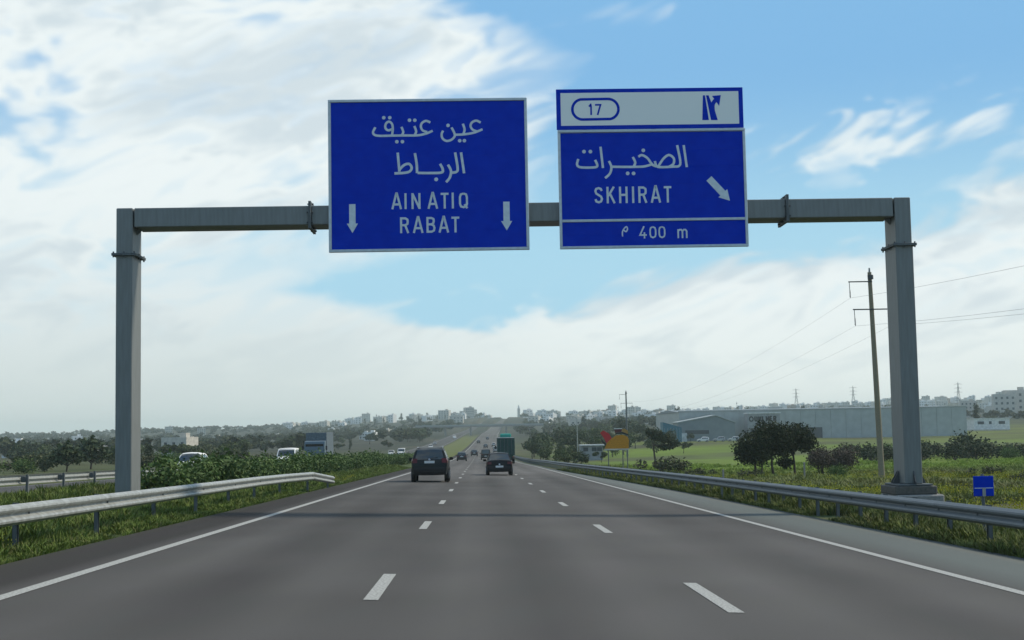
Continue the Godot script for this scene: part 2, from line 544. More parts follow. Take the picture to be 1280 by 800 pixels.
func build_land() -> void:
	var rows := spaced(-60.0, 7500.0, 2.0, 1.0)
	rows = []
	var d := -60.0
	while d < 4700.0:
		rows.append(d)
		d += 1.6 + maxf(absf(d) - 40.0, 0.0) * 0.028
	var g := mesh_node("ground", grid_mesh(rows, ground_cols, ground_point, ground_tint), M.soil)
	g.set_meta("kind", "structure")

	var rr := []
	d = -60.0
	while d < 2400.0:
		rr.append(d)
		d += 1.2 + maxf(absf(d) - 60.0, 0.0) * 0.02
	var rc := func(dd: float) -> Array:
		var o := []
		var e := asphalt_right(dd)
		var x := -6.3
		while x < 6.3:
			o.append(x)
			x += 0.3
		o.append_array([lerpf(6.3, e, 0.35), lerpf(6.3, e, 0.7), e, e + 0.02])
		return o
	var rp := func(x: float, dd: float) -> Vector3:
		var p := on_road(x, dd)
		if x > asphalt_right(dd) + 0.01:
			p.y -= 0.12
		return p
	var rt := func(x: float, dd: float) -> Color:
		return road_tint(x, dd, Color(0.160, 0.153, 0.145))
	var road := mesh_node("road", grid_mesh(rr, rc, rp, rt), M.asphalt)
	road.set_meta("kind", "structure")
	for q in [[-4.917, 0.17], [5.985, 0.16]]:
		var ec := func(_dd: float) -> Array: return [q[0] - q[1] * 0.5, q[0] + q[1] * 0.5]
		var ep := func(x: float, dd: float) -> Vector3: return on_road(x, dd) + Vector3.UP * (0.005 + dd * 0.00003)
		mesh_node("edge_line", grid_mesh(rr, ec, ep, func(_x, _d): return Color.WHITE), M.paint, road)
	var dash := begin()
	# one painted dash, 3 m long with slightly ragged ends, shared by all
	quad(dash, Vector3(-0.08, 0, 0), Vector3(-0.075, 0, -3.0), Vector3(0.08, 0, -2.98), Vector3(0.075, 0, 0.02))
	var dm := dash.commit()
	for q in [[-1.133, 14.3], [2.439, 13.3]]:
		for i in range(-3, 60):
			var dd: float = q[1] + i * 13.0
			var a := on_road(q[0], dd)
			var b := on_road(q[0], dd + 3.0)
			var o := mesh_node("lane_dash", dm, M.paint, road)
			o.position = a + Vector3.UP * (0.005 + maxf(dd, 0.0) * 0.00004)
			o.basis = Basis(Vector3(1, -0.025, 0).normalized(), Vector3.UP, -(b - a).normalized())
	# the other carriageway beyond the planted reserve
	var oc := func(_dd: float) -> Array: return [-26.6, -26.0, -24.0, -22.0, -20.0, -18.0, -16.4, -16.0]
	var op := func(x: float, dd: float) -> Vector3: return Vector3(x + road_x(dd), road_y(dd) + 0.34 + 0.025 * (x + 15.5), -dd)
	var ot := func(x: float, dd: float) -> Color:
		var k := 1.0 + 0.2 * n_b.get_noise_2d(x * 6.0, dd)
		return Color(0.15 * k, 0.148 * k, 0.145 * k)
	var other := mesh_node("opposite_road", grid_mesh(rr, oc, op, ot), M.asphalt)
	other.set_meta("kind", "structure")
	for x in [-16.9, -25.0]:
		var ec2 := func(_dd: float) -> Array: return [x - 0.09, x + 0.09]
		var ep2 := func(xx: float, dd: float) -> Vector3: return op.call(xx, dd) + Vector3.UP * (0.006 + dd * 0.00003)
		mesh_node("edge_line", grid_mesh(rr, ec2, ep2, func(_x, _d): return Color.WHITE), M.paint, other)

# ------------------------------------------------------------------ guard rails
func rail_outline(facing: float) -> Array:
	# W-beam seen from its end; facing +1 bulges towards +x
	var pts := [Vector2(0.0, 0.0), Vector2(0.022, 0.012), Vector2(0.075, 0.045), Vector2(0.083, 0.075), Vector2(0.07, 0.105), Vector2(0.005, 0.14), Vector2(0.0, 0.155), Vector2(0.005, 0.17), Vector2(0.07, 0.205), Vector2(0.083, 0.235), Vector2(0.075, 0.265), Vector2(0.022, 0.298), Vector2(0.0, 0.31)]
	return pts.map(func(p): return Vector2(p.x * facing, p.y - 0.31))

func guard_rail(called: String, label: String, line: Callable, d0: float, d1: float, step: float, facing: float, m: Material, post_m: Material, post_every := 1) -> void:
	# line(d) gives the top edge of the beam; each beam length, block and post is a part
	var base: Vector3 = line.call(d0)
	var t := thing(called, label, "guardrail", base)
	var n := int((d1 - d0) / step)
	for i in n:
		var a: Vector3 = line.call(d0 + i * step)
		var b: Vector3 = line.call(d0 + (i + 1) * step + 0.22)
		var st := begin()
		var lift := Vector3(0.004 * facing * (i % 2), 0, 0)
		var o := rail_outline(facing)
		extrude(st, o, [a - base + lift, (a + b) * 0.5 - base + lift, b - base + lift])
		extrude(st, o.map(func(p): return p - Vector2(0.006 * facing, 0)), [a - base + lift, b - base + lift])
		obj("rail_beam", st, m, t)
	var post := begin()
	# C-section post with a spacer block
	for q in [[-0.0, 0.032, 0.008, 0.10], [0.046, 0.0, 0.07, 0.008], [-0.046, 0.0, 0.07, 0.008]]:
		box(post, Vector3(-facing * (0.19) + q[1] * -facing, -0.55, q[0]), Vector3(q[2], 1.1, q[3]))
	var pm := post.commit()
	var blk := begin()
	box(blk, Vector3(-facing * 0.06, -0.155, 0), Vector3(0.13, 0.2, 0.13), Basis.IDENTITY, 0.012)
	box(blk, Vector3(facing * 0.012, -0.155, 0), Vector3(0.03, 0.035, 0.035), Basis.IDENTITY, 0.006)
	var bm := blk.commit()
	var k := 0
	while k * step <= d1 - d0 + 0.1:
		for s in post_every:
			var a: Vector3 = line.call(d0 + (k + float(s) / post_every) * step)
			var p := mesh_node("post", pm, post_m, t)
			p.position = a - base
			var bl := mesh_node("spacer_block", bm, post_m, t)
			bl.position = a - base
		k += 1

# ------------------------------------------------------------------ lettering: ribbons along strokes
func curve_points(pts: Array, smooth: bool) -> Array:
	if not smooth or pts.size() < 3:
		return pts
	var out := []
	for i in pts.size() - 1:
		var p0: Vector2 = pts[maxi(i - 1, 0)]
		var p1: Vector2 = pts[i]
		var p2: Vector2 = pts[i + 1]
		var p3: Vector2 = pts[mini(i + 2, pts.size() - 1)]
		for k in 6:
			out.append(p1.cubic_interpolate(p2, p0, p3, k / 6.0))
	out.append(pts[-1])
	return out

func ribbon(st: SurfaceTool, pts: Array, w: float, z: float, smooth := false) -> void:
	var p := curve_points(pts, smooth)
	var l := []
	var r := []
	for i in p.size():
		var d0: Vector2 = (p[i] - p[maxi(i - 1, 0)]).normalized() if i > 0 else (p[1] - p[0]).normalized()
		var d1: Vector2 = (p[mini(i + 1, p.size() - 1)] - p[i]).normalized() if i < p.size() - 1 else d0
		var t := (d0 + d1).normalized()
		var nrm := Vector2(-t.y, t.x)
		var stretch := 1.0 / maxf(0.55, absf(nrm.dot(Vector2(-d0.y, d0.x))))
		l.append(p[i] + nrm * w * 0.5 * stretch)
		r.append(p[i] - nrm * w * 0.5 * stretch)
	for i in p.size() - 1:
		face(st, [Vector3(l[i].x, l[i].y, z), Vector3(l[i + 1].x, l[i + 1].y, z), Vector3(r[i + 1].x, r[i + 1].y, z), Vector3(r[i].x, r[i].y, z)], Vector3(0, 0, 1))

func dot(st: SurfaceTool, c: Vector2, r: float, z: float) -> void:
	var pts := []
	for k in 10:
		pts.append(Vector3(c.x + r * cos(TAU * k / 10), c.y + r * sin(TAU * k / 10), z))
	face(st, pts, Vector3(0, 0, 1))

const GLYPHS := {
	"A": [[0, 0, 0.28, 1, 0.32, 1, 0.6, 0], [0.12, 0.3, 0.48, 0.3]], "I": [[0.06, 0, 0.06, 1]], "N": [[0.06, 0, 0.06, 1], [0.06, 0.97, 0.54, 0.03], [0.54, 0, 0.54, 1]],
	"T": [[0, 0.93, 0.54, 0.93], [0.27, 0, 0.27, 0.9]], "Q": [[0.3, 0.93, 0.12, 0.88, 0.06, 0.72, 0.06, 0.28, 0.12, 0.12, 0.3, 0.07, 0.48, 0.12, 0.54, 0.28, 0.54, 0.72, 0.48, 0.88, 0.3, 0.93], [0.36, 0.25, 0.56, 0.0]],
	"R": [[0.06, 0, 0.06, 1], [0.06, 0.93, 0.36, 0.93, 0.5, 0.85, 0.52, 0.72, 0.5, 0.58, 0.36, 0.5, 0.06, 0.5], [0.34, 0.5, 0.55, 0]],
	"B": [[0.06, 0, 0.06, 1], [0.06, 0.93, 0.34, 0.93, 0.48, 0.86, 0.5, 0.74, 0.46, 0.6, 0.34, 0.53, 0.06, 0.53], [0.34, 0.53, 0.5, 0.44, 0.54, 0.3, 0.5, 0.14, 0.36, 0.07, 0.06, 0.07]],
	"S": [[0.52, 0.76, 0.46, 0.88, 0.3, 0.93, 0.13, 0.88, 0.07, 0.75, 0.13, 0.6, 0.3, 0.51, 0.46, 0.42, 0.53, 0.27, 0.46, 0.12, 0.3, 0.07, 0.13, 0.12, 0.06, 0.26]],
	"K": [[0.06, 0, 0.06, 1], [0.52, 1, 0.1, 0.44], [0.22, 0.6, 0.55, 0]], "H": [[0.06, 0, 0.06, 1], [0.52, 0, 0.52, 1], [0.06, 0.5, 0.52, 0.5]],
	"1": [[0.04, 0.78, 0.2, 0.96, 0.22, 0.9, 0.22, 0]], "7": [[0, 0.93, 0.48, 0.93, 0.44, 0.8, 0.2, 0]],
	"4": [[0.34, 1, 0.02, 0.28, 0.54, 0.28], [0.36, 0.5, 0.36, 0]], "0": [[0.27, 0.94, 0.11, 0.86, 0.06, 0.68, 0.06, 0.32, 0.11, 0.14, 0.27, 0.06, 0.43, 0.14, 0.48, 0.32, 0.48, 0.68, 0.43, 0.86, 0.27, 0.94]],
	"m": [[0.06, 0, 0.06, 0.7], [0.06, 0.55, 0.16, 0.66, 0.28, 0.66, 0.36, 0.54, 0.36, 0], [0.36, 0.54, 0.46, 0.66, 0.58, 0.66, 0.66, 0.54, 0.66, 0]],
	"U": [[0.06, 1, 0.06, 0.25, 0.14, 0.1, 0.3, 0.07, 0.46, 0.1, 0.54, 0.25, 0.54, 1]], "E": [[0.06, 0, 0.06, 1], [0.06, 0.93, 0.48, 0.93], [0.06, 0.5, 0.42, 0.5], [0.06, 0.07, 0.48, 0.07]],
	"M": [[0.06, 0, 0.06, 1], [0.06, 0.97, 0.33, 0.3, 0.6, 0.97], [0.6, 0, 0.6, 1]], "O": [[0.3, 0.93, 0.12, 0.88, 0.06, 0.72, 0.06, 0.28, 0.12, 0.12, 0.3, 0.07, 0.48, 0.12, 0.54, 0.28, 0.54, 0.72, 0.48, 0.88, 0.3, 0.93]],
}

func letter(called: String, ch: String, x: float, y: float, high: float, wide: float, w: float, z: float, m: Material, parent: Node) -> void:
	# (x, y) is the lower left corner of the letter on the sign
	var st := begin()
	var k := 0
	for s in GLYPHS[ch]:
		var pts := []
		for i in range(0, s.size(), 2):
			pts.append(Vector2(x + s[i] * wide, y + s[i + 1] * high))
		ribbon(st, pts, w, z + k * 0.0006)
		k += 1
	obj(called, st, m, parent)

func word(text: String, centres: Array, y: float, high: float, wide: float, w: float, z: float, m: Material, parent: Node) -> void:
	for i in text.length():
		var half := 0.3
		if text[i] == "I":
			half = 0.06
		elif text[i] in ["T", "1", "7", "4", "0"]:
			half = 0.27
		elif text[i] == "m":
			half = 0.36
		letter("letter", text[i], centres[i] - half * wide, y, high, wide, w, z, m, parent)

func script_strokes(called: String, strokes: Array, dots: Array, to: Callable, w: float, r: float, z: float, m: Material, parent: Node) -> void:
	# handwritten-style joined lettering: every stroke a ribbon a hair above the last
	var k := 0
	for s in strokes:
		var st := begin()
		var pts := []
		for i in range(0, s.size(), 2):
			pts.append(to.call(s[i], s[i + 1]))
		ribbon(st, pts, w, z + k * 0.0006, true)
		obj(called, st, m, parent)
		k += 1
	for q in dots:
		var st := begin()
		dot(st, to.call(q[0], q[1]), r, z + k * 0.0006)
		obj("letter_dot", st, m, parent)

func arrow_shape(st: SurfaceTool, tip: Vector2, dir: Vector2, length: float, shaft: float, head: float, z: float) -> void:
	var d := dir.normalized()
	var n := Vector2(-d.y, d.x)
	var neck := tip - d * head * 0.85
	var tail := tip - d * length
	var v := func(p: Vector2) -> Vector3: return Vector3(p.x, p.y, z)
	face(st, [v.call(tip), v.call(neck + n * head * 0.5), v.call(neck - n * head * 0.5)], Vector3(0, 0, 1))
	face(st, [v.call(neck + n * shaft * 0.5), v.call(neck - n * shaft * 0.5), v.call(tail - n * shaft * 0.5), v.call(tail + n * shaft * 0.5)], Vector3(0, 0, 1))

# ------------------------------------------------------------------ gantry and its signs
func build_gantry() -> void:
	var z := -36.0
	var y0 := height(-9.05, 36.0)
	var t := thing("sign_gantry", "grey steel box-section portal spanning the carriageway and carrying the blue signs", "gantry", Vector3(-9.03, y0, z))
	var at := func(x: float, y: float, dz := 0.0) -> Vector3: return Vector3(x + 9.03, y - y0, dz)
	var w := 0.42
	var deep := 0.96
	var xl := -9.09
	var xr := 11.22
	var top := 7.47
	var bot := 6.97
	# left leg: lower shaft, then the knee above the flange
	var st := begin()
	box(st, at.call(xl, (y0 + 0.06 + 6.24) * 0.5), Vector3(w, 6.24 - y0 - 0.06, deep), Basis.IDENTITY, 0.018)
	obj("post", st, M.gantry, t)
	# right leg stands on the concrete plinth
	var yr := -0.06
	st = begin()
	box(st, at.call(xr, (yr + 0.04 + 6.20) * 0.5), Vector3(w + 0.04, 6.20 - yr - 0.04, deep), Basis.IDENTITY, 0.018)
	obj("post", st, M.gantry, t)
	for q in [[xl, 6.24, 1.0], [xr, 6.20, -1.0]]:
		st = begin()
		box(st, at.call(q[0], (q[1] + 0.03 + top) * 0.5), Vector3(w, top - q[1] - 0.03, deep - 0.01), Basis.IDENTITY, 0.018)
		obj("knee", st, M.gantry, t)
		# bolted flange pair
		for k in 2:
			st = begin()
			box(st, at.call(q[0], q[1] + k * 0.034), Vector3(0.62, 0.032, 1.14), Basis.IDENTITY, 0.006)
			obj("flange", st, M.galv_dark, t)
		st = begin()
		for a in 8:
			var f := Vector2(cos(TAU * a / 8.0), sin(TAU * a / 8.0)) * 0.36
			f = f / maxf(absf(f.x), absf(f.y))
			f = Vector2(f.x * 0.265, f.y * 0.525)
			tube(st, [at.call(q[0] + f.x, q[1] - 0.06, f.y), at.call(q[0] + f.x, q[1] + 0.09, f.y)], [0.022, 0.022], 6)
		obj("bolt", st, M.dark_steel, t)
		# gusset in the inner corner
		st = begin()
		prism(st, [Vector2(0, 0), Vector2(q[2] * 0.16, 0), Vector2(0, -0.16)], -0.02, 0.02)
		var g := obj("gusset", st, M.gantry, t)
		g.position = at.call(q[0] + q[2] * w * 0.5, bot + 0.002)
	# the beam in three bolted lengths
	var cuts := [xl + w * 0.5 + 0.002, -4.30, 8.17, xr - w * 0.5 - 0.002]
	for i in 3:
		st = begin()
		box(st, at.call((cuts[i] + cuts[i + 1]) * 0.5, (top + bot) * 0.5 - 0.002), Vector3(cuts[i + 1] - cuts[i] - 0.07, top - bot, deep - 0.04), Basis.IDENTITY, 0.018)
		obj("beam", st, M.gantry, t)
	for x in [-4.30, 8.17]:
		for k in [-1, 1]:
			st = begin()
			box(st, at.call(x + k * 0.0175, (top + bot) * 0.5), Vector3(0.033, 0.72, 1.12), Basis(Vector3.RIGHT, 0.0), 0.006)
			obj("flange", st, M.galv_dark, t)
		st = begin()
		for a in 8:
			var f := Vector2(cos(TAU * a / 8.0 + 0.2), sin(TAU * a / 8.0 + 0.2))
			f = f / maxf(absf(f.x), absf(f.y))
			f = Vector2(f.x * 0.52, f.y * 0.305)
			tube(st, [at.call(x - 0.08, 7.22 + f.y, f.x), at.call(x + 0.08, 7.22 + f.y, f.x)], [0.022, 0.022], 6)
		obj("bolt", st, M.dark_steel, t)
	# base plates, stiffeners and anchor bolts
	for q in [[xl, y0 + 0.03], [xr, yr + 0.02]]:
		st = begin()
		box(st, at.call(q[0], q[1]), Vector3(0.88, 0.04, 1.26), Basis.IDENTITY, 0.006)
		obj("base_plate", st, M.galv_dark, t)
		for s in [[1, 0], [-1, 0], [0, 1], [0, -1], [1, 1], [-1, -1]]:
			st = begin()
			prism(st, [Vector2(0, 0), Vector2(0.17, 0), Vector2(0.17, 0.05), Vector2(0.0, 0.34)], -0.012, 0.012)
			var r := obj("stiffener", st, M.dark_steel, t)
			var off: float = 0.236 if s[0] != 0 else 0.482
			r.position = at.call(q[0], q[1] + 0.02) + (Vector3(s[0] * off, 0, 0.15 * s[1]) if s[0] != 0 else Vector3(0, 0, s[1] * off))
			r.rotation.y = (0.0 if s[0] > 0 else PI) if s[0] != 0 else (-PI / 2 if s[1] > 0 else PI / 2)
	# brackets behind the signs
	for x in [-3.2, -1.2, 0.8, 2.9, 4.7, 6.5]:
		st = begin()
		box(st, at.call(x, 8.25, 0.512), Vector3(0.10, 3.9, 0.07), Basis.IDENTITY, 0.006)
		obj("sign_bracket", st, M.galv_dark, t)
	# plinth on the right, foot on the left
	var gy := height(11.2, 36.0)
	var p := thing("concrete_plinth", "pale concrete plinth under the right leg of the sign gantry", "plinth", Vector3(11.22, gy, z))
	st = begin()
	box(st, Vector3(0, (-0.07 - gy) - 0.11, 0), Vector3(1.10, 0.22, 1.3), Basis.IDENTITY, 0.025)
	obj("cap", st, M.concrete_dark, p)
	st = begin()
	box(st, Vector3(0.08, (-0.29 - gy - 0.5) * 0.5, 0), Vector3(1.25, -0.29 - gy + 0.5, 1.45), Basis.IDENTITY, 0.04)
	obj("footing", st, M.concrete, p)

func sign_frame(t: Node3D, x0: float, y0: float, x1: float, y1: float, w: float, z: float, m: Material) -> void:
	for q in [[x0, y0, x1, y0 + w], [x0, y1 - w, x1, y1], [x0, y0 + w, x0 + w, y1 - w], [x1 - w, y0 + w, x1, y1 - w]]:
		var st := begin()
		box(st, Vector3((q[0] + q[2]) * 0.5, (q[1] + q[3]) * 0.5, z), Vector3(q[2] - q[0], q[3] - q[1], 0.09), Basis.IDENTITY, 0.01)
		obj("frame_bar", st, m, t)

func panels(t: Node3D, x0: float, y0: float, x1: float, y1: float, rows: int, m: Material) -> void:
	# stacked aluminium planks, a hair apart
	for i in rows:
		var a := lerpf(y0, y1, float(i) / rows)
		var b := lerpf(y0, y1, float(i + 1) / rows)
		var st := begin()
		box(st, Vector3((x0 + x1) * 0.5, (a + b) * 0.5, -0.02), Vector3(x1 - x0, b - a - 0.0015, 0.04))
		obj("panel", st, m, t)

func build_signs() -> void:
	var zf := 0.0
	var t := thing("direction_sign", "blue overhead sign with two white down arrows and AIN ATIQ RABAT lettering", "road sign", Vector3(-3.80, 6.21, -35.40))
	var W := 5.19
	var H := 4.01
	panels(t, 0.05, 0.05, W - 0.05, H - 0.05, 8, M.blue)
	sign_frame(t, 0, 0, W, H, 0.075, -0.012, M.frame)
	var to1 := func(x: float, y: float) -> Vector2:
		return Vector2((x - 410.0 - 0.011 * (y - 128.0)) * 0.02102, H - (y - 128.0 + 0.0081 * (x - 410.0)) * 0.0211)
	var z1 := func(x: float, y: float) -> Vector2: return to1.call(450.0 + x / 7.53, 130.0 + y / 7.53)
	script_strokes("arabic_letter", [
		[1125, 205, 1085, 186, 1045, 202, 1030, 235, 1048, 270, 1090, 288], [1142, 268, 1060, 300, 960, 316, 872, 318], [958, 215, 974, 268, 962, 314],
		[852, 250, 876, 296, 882, 332, 850, 366, 804, 376, 768, 352, 760, 310, 774, 280]],
		[[820, 230], [928, 375], [972, 375]], z1, 0.060, 0.048, 0.006, M.letter, t)
	script_strokes("arabic_letter", [
		[655, 202, 615, 186, 578, 205, 566, 238, 582, 275, 625, 292], [676, 280, 620, 304, 540, 322, 420, 323, 290, 324, 190, 326, 138, 318, 120, 292, 142, 245],
		[505, 235, 522, 285, 508, 320], [385, 242, 402, 290, 388, 320], [300, 262, 262, 274, 236, 252, 240, 212, 270, 192, 298, 216, 304, 262, 298, 320]],
		[[460, 180], [510, 180], [342, 382], [394, 382], [220, 155], [276, 155]], z1, 0.060, 0.048, 0.006, M.letter, t)
	script_strokes("arabic_letter", [
		[940, 485, 968, 682], [885, 485, 908, 630, 896, 668, 850, 676], [818, 600, 846, 660, 834, 722, 800, 765], [744, 592, 768, 640, 756, 674, 640, 678, 535, 676],
		[510, 490, 526, 590, 530, 678], [350, 485, 366, 664], [364, 648, 410, 602, 456, 592, 480, 628, 458, 664, 400, 676, 320, 680]],
		[[708, 738]], z1, 0.066, 0.052, 0.006, M.letter, t)
	var cx := func(list: Array, y: float, f: Callable) -> Array: return list.map(func(x): return f.call(x, y).x)
	word("AINATIQ", cx.call([495.1, 506.1, 519.0, 539.7, 554.4, 564.4, 577.6], 254.0, to1), to1.call(536, 264.5).y, 0.415, 0.375, 0.055, 0.006, M.letter, t)
	word("RABAT", cx.call([504.9, 521.6, 537.4, 553.2, 567.6], 284.0, to1), to1.call(536, 294.3).y, 0.415, 0.375, 0.055, 0.006, M.letter, t)
	for q in [[440.9, 294.0], [631.0, 292.0]]:
		var st := begin()
		arrow_shape(st, to1.call(q[0], q[1]), Vector2(0, -1), 0.755, 0.165, 0.29, 0.006)
		obj("arrow", st, M.letter, t)

	var u := thing("exit_sign", "blue overhead exit sign with pale header numbered 17 and SKHIRAT lettering", "road sign", Vector3(2.18, 6.21, -35.40))
	W = 4.92
	H = 4.22
	var to2 := func(x: float, y: float) -> Vector2:
		return Vector2((x - 695.0 - 0.03 * (y - 115.0)) * 0.0211, H - (y - 115.0 + 0.013 * (x - 695.0)) * 0.0211)
	var yh := 3.13      # underside of the header
	var yd := 0.70      # bottom strip
	panels(u, 0.05, 0.05, W - 0.05, yd, 2, M.blue)
	panels(u, 0.05, yd + 0.07, W - 0.05, yh - 0.08, 5, M.blue)
	sign_frame(u, 0, 0, W, yh, 0.07, -0.012, M.frame)
	var st2 := begin()
	box(st2, Vector3(W * 0.5, yd + 0.035, -0.008), Vector3(W - 0.141, 0.07, 0.07), Basis.IDENTITY, 0.008)
	obj("divider", st2, M.frame, u)
	panels(u, -0.02, yh + 0.015, W - 0.03, H, 2, M.blue)
	st2 = begin()
	box(st2, Vector3(W * 0.5 - 0.025, (yh + H) * 0.5 + 0.008, 0.0), Vector3(W - 0.24, H - yh - 0.22, 0.008))
	obj("header_field", st2, M.white_film, u)
	# numbered lozenge
	var cc: Vector2 = to2.call(743.3, 140.0)
	var pill := begin()
	var lo := []
	for k in 33:
		var a := TAU * k / 32.0
		var r := 0.27
		lo.append(cc + Vector2(cos(a) * r + signf(cos(a)) * 0.335, sin(a) * r))
	ribbon(pill, lo, 0.07, 0.008)
	obj("lozenge", pill, M.blue, u)
	word("17", [to2.call(738.6, 140).x, to2.call(746.8, 140).x], to2.call(743, 147.3).y, 0.29, 0.30, 0.045, 0.008, M.blue, u)
	# motorway exit symbol: straight carriageway split by a thin line, branch bending right with an arrowhead
	var z3 := func(x: float, y: float) -> Vector2: return to2.call(860.0 + x / 14.55, 110.0 + y / 14.55)
	var left := begin()
	face(left, [v3(z3.call(240, 635), 0.008), v3(z3.call(360, 635), 0.008), v3(z3.call(288, 180), 0.008), v3(z3.call(248, 180), 0.008)], Vector3(0, 0, 1))
	obj("road_symbol", left, M.blue, u)
	var right := begin()
	face(right, [v3(z3.call(398, 635), 0.008), v3(z3.call(520, 635), 0.008), v3(z3.call(450, 400), 0.008), v3(z3.call(400, 300), 0.008), v3(z3.call(352, 180), 0.008), v3(z3.call(305, 180), 0.008)], Vector3(0, 0, 1))
	ribbon(right, [z3.call(432, 470), z3.call(428, 360), z3.call(460, 290), z3.call(515, 240)], 0.105, 0.0086, true)
	face(right, [v3(z3.call(575, 175), 0.0092), v3(z3.call(545, 375), 0.0092), v3(z3.call(415, 190), 0.0092)], Vector3(0, 0, 1))
	obj("road_symbol", right, M.blue, u)
	var z2 := func(x: float, y: float) -> Vector2: return to2.call(700.0 + x / 7.11, 170.0 + y / 7.11)
	script_strokes("arabic_letter", [
		[1090, 108, 1118, 304], [1032, 108, 1060, 250, 1048, 294, 1000, 300, 880, 304, 848, 290, 836, 250],
		[866, 298, 912, 228, 960, 196, 1002, 226, 1000, 274, 962, 300], [690, 212, 722, 197, 770, 224, 812, 280, 850, 298], [815, 278, 740, 298, 640, 302, 540, 302, 450, 300],
		[640, 214, 662, 262, 648, 300], [430, 250, 452, 302, 440, 360, 398, 402], [355, 122, 378, 312], [308, 240, 328, 288, 304, 306, 184, 306, 150, 282, 160, 232]],
		[[733, 155], [596, 360], [648, 360], [210, 166], [266, 166]], z2, 0.062, 0.05, 0.006, M.letter, u)
	word("SKHIRAT", cx.call([748.1, 763.3, 778.8, 790.7, 802.6, 818.8, 833.6], 247.0, to2), to2.call(790, 257.6).y, 0.435, 0.365, 0.056, 0.006, M.letter, u)
	var ar := begin()
	var tip: Vector2 = to2.call(910.9, 254.9)
	var tail: Vector2 = to2.call(884.8, 227.0)
	arrow_shape(ar, tip, tip - tail, (tip - tail).length(), 0.18, 0.32, 0.006)
	obj("arrow", ar, M.letter, u)
	word("400", cx.call([803.4, 815.4, 826.6], 293.0, to2), to2.call(815, 301.6).y, 0.32, 0.34, 0.04, 0.006, M.letter, u)
	word("m", cx.call([851.9], 293.0, to2), to2.call(852, 301.4).y, 0.335, 0.37, 0.042, 0.006, M.letter, u)
	var z4 := func(x: float, y: float) -> Vector2: return to2.call(760.0 + x / 10.67, 270.0 + y / 10.67)
	script_strokes("arabic_letter", [[192, 312, 190, 250, 214, 205, 242, 182, 256, 214, 238, 248, 206, 228]], [], z4, 0.034, 0.02, 0.006, M.letter, u)

func v3(p: Vector2, z: float) -> Vector3:
	return Vector3(p.x, p.y, z)

# ------------------------------------------------------------------ vehicles
class Body:
	var prof: Array = []      # (z, y) from the front sill over bonnet and roof to the rear sill; the car faces -z
	var w := 0.9
	var wr := 0.62
	var belt := 0.95
	var top := 1.5
	var long := 4.4
	var sill := 0.28
	func half(y: float, z: float) -> float:
		var b := w
		if y > belt:
			b = lerpf(w - 0.02, wr, pow(clampf((y - belt) / (top - belt), 0.0, 1.0), 1.15))
		else:
			b = w - 0.06 * pow((belt - y) / maxf(belt - sill, 0.1), 2.0)
		var e := absf(z) / (long * 0.5)
		return b * (1.0 - 0.13 * pow(clampf(e, 0, 1), 7.0))
	func at(s: float) -> Vector2:
		var f := clampf(s, 0.0, 1.0) * (prof.size() - 1)
		var i := mini(int(f), prof.size() - 2)
		return prof[i].lerp(prof[i + 1], f - i)
	func normal(s: float) -> Vector2:
		var d := (at(s + 0.01) - at(s - 0.01)).normalized()
		return Vector2(-d.y, d.x) if true else d
	func skin(s: float, t: float, off: float) -> Vector3:
		var p := at(s)
		var n := normal(s)
		if n.dot(p - Vector2(0, belt * 0.6)) < 0:
			n = -n
		var bulge := 0.055 * (1.0 - t * t)
		var q := p + n * (bulge + off)
		return Vector3(half(p.y, p.x) * t, q.y, q.x)
	func side(y: float, z: float, sgn: float, off: float) -> Vector3:
		return Vector3((half(y, z) + off) * sgn, y, z)
	func find(y: float, rear: bool) -> float:
		var best := 0.0
		var gap := 9.0
		for i in 401:
			var s := i / 400.0
			if (s > 0.5) != rear:
				continue
			var g := absf(at(s).y - y)
			if g < gap:
				gap = g
				best = s
		return best
	func roof_y(z: float) -> float:
		var best := sill
		for i in prof.size() - 1:
			var a: Vector2 = prof[i]
			var b: Vector2 = prof[i + 1]
			if (z - a.x) * (z - b.x) <= 0.0 and absf(b.x - a.x) > 1e-4:
				best = maxf(best, lerpf(a.y, b.y, (z - a.x) / (b.x - a.x)))
		return best

func round_profile(pts: Array) -> Array:
	var out := []
	for i in pts.size() - 1:
		var p0: Vector2 = pts[maxi(i - 1, 0)]
		var p1: Vector2 = pts[i]
		var p2: Vector2 = pts[i + 1]
		var p3: Vector2 = pts[mini(i + 2, pts.size() - 1)]
		for k in 5:
			out.append(p1.lerp(p2, k / 5.0).lerp(p1.cubic_interpolate(p2, p0, p3, k / 5.0), 0.45))
	out.append(pts[-1])
	return out

func patch(st: SurfaceTool, f: Callable, nu: int, nv: int) -> void:
	# a small smooth-looking sheet of quads from f(u, v), turned outward from the car's middle
	for i in nu:
		for j in nv:
			var a: Vector3 = f.call(float(i) / nu, float(j) / nv)
			var b: Vector3 = f.call(float(i + 1) / nu, float(j) / nv)
			var c: Vector3 = f.call(float(i + 1) / nu, float(j + 1) / nv)
			var d: Vector3 = f.call(float(i) / nu, float(j + 1) / nv)
			var n := (c - a).cross(b - a)
			if n.dot((a + c) * 0.5 - Vector3(0, 0.7, 0)) < 0:
				quad(st, d, c, b, a)
			else:
				quad(st, a, b, c, d)

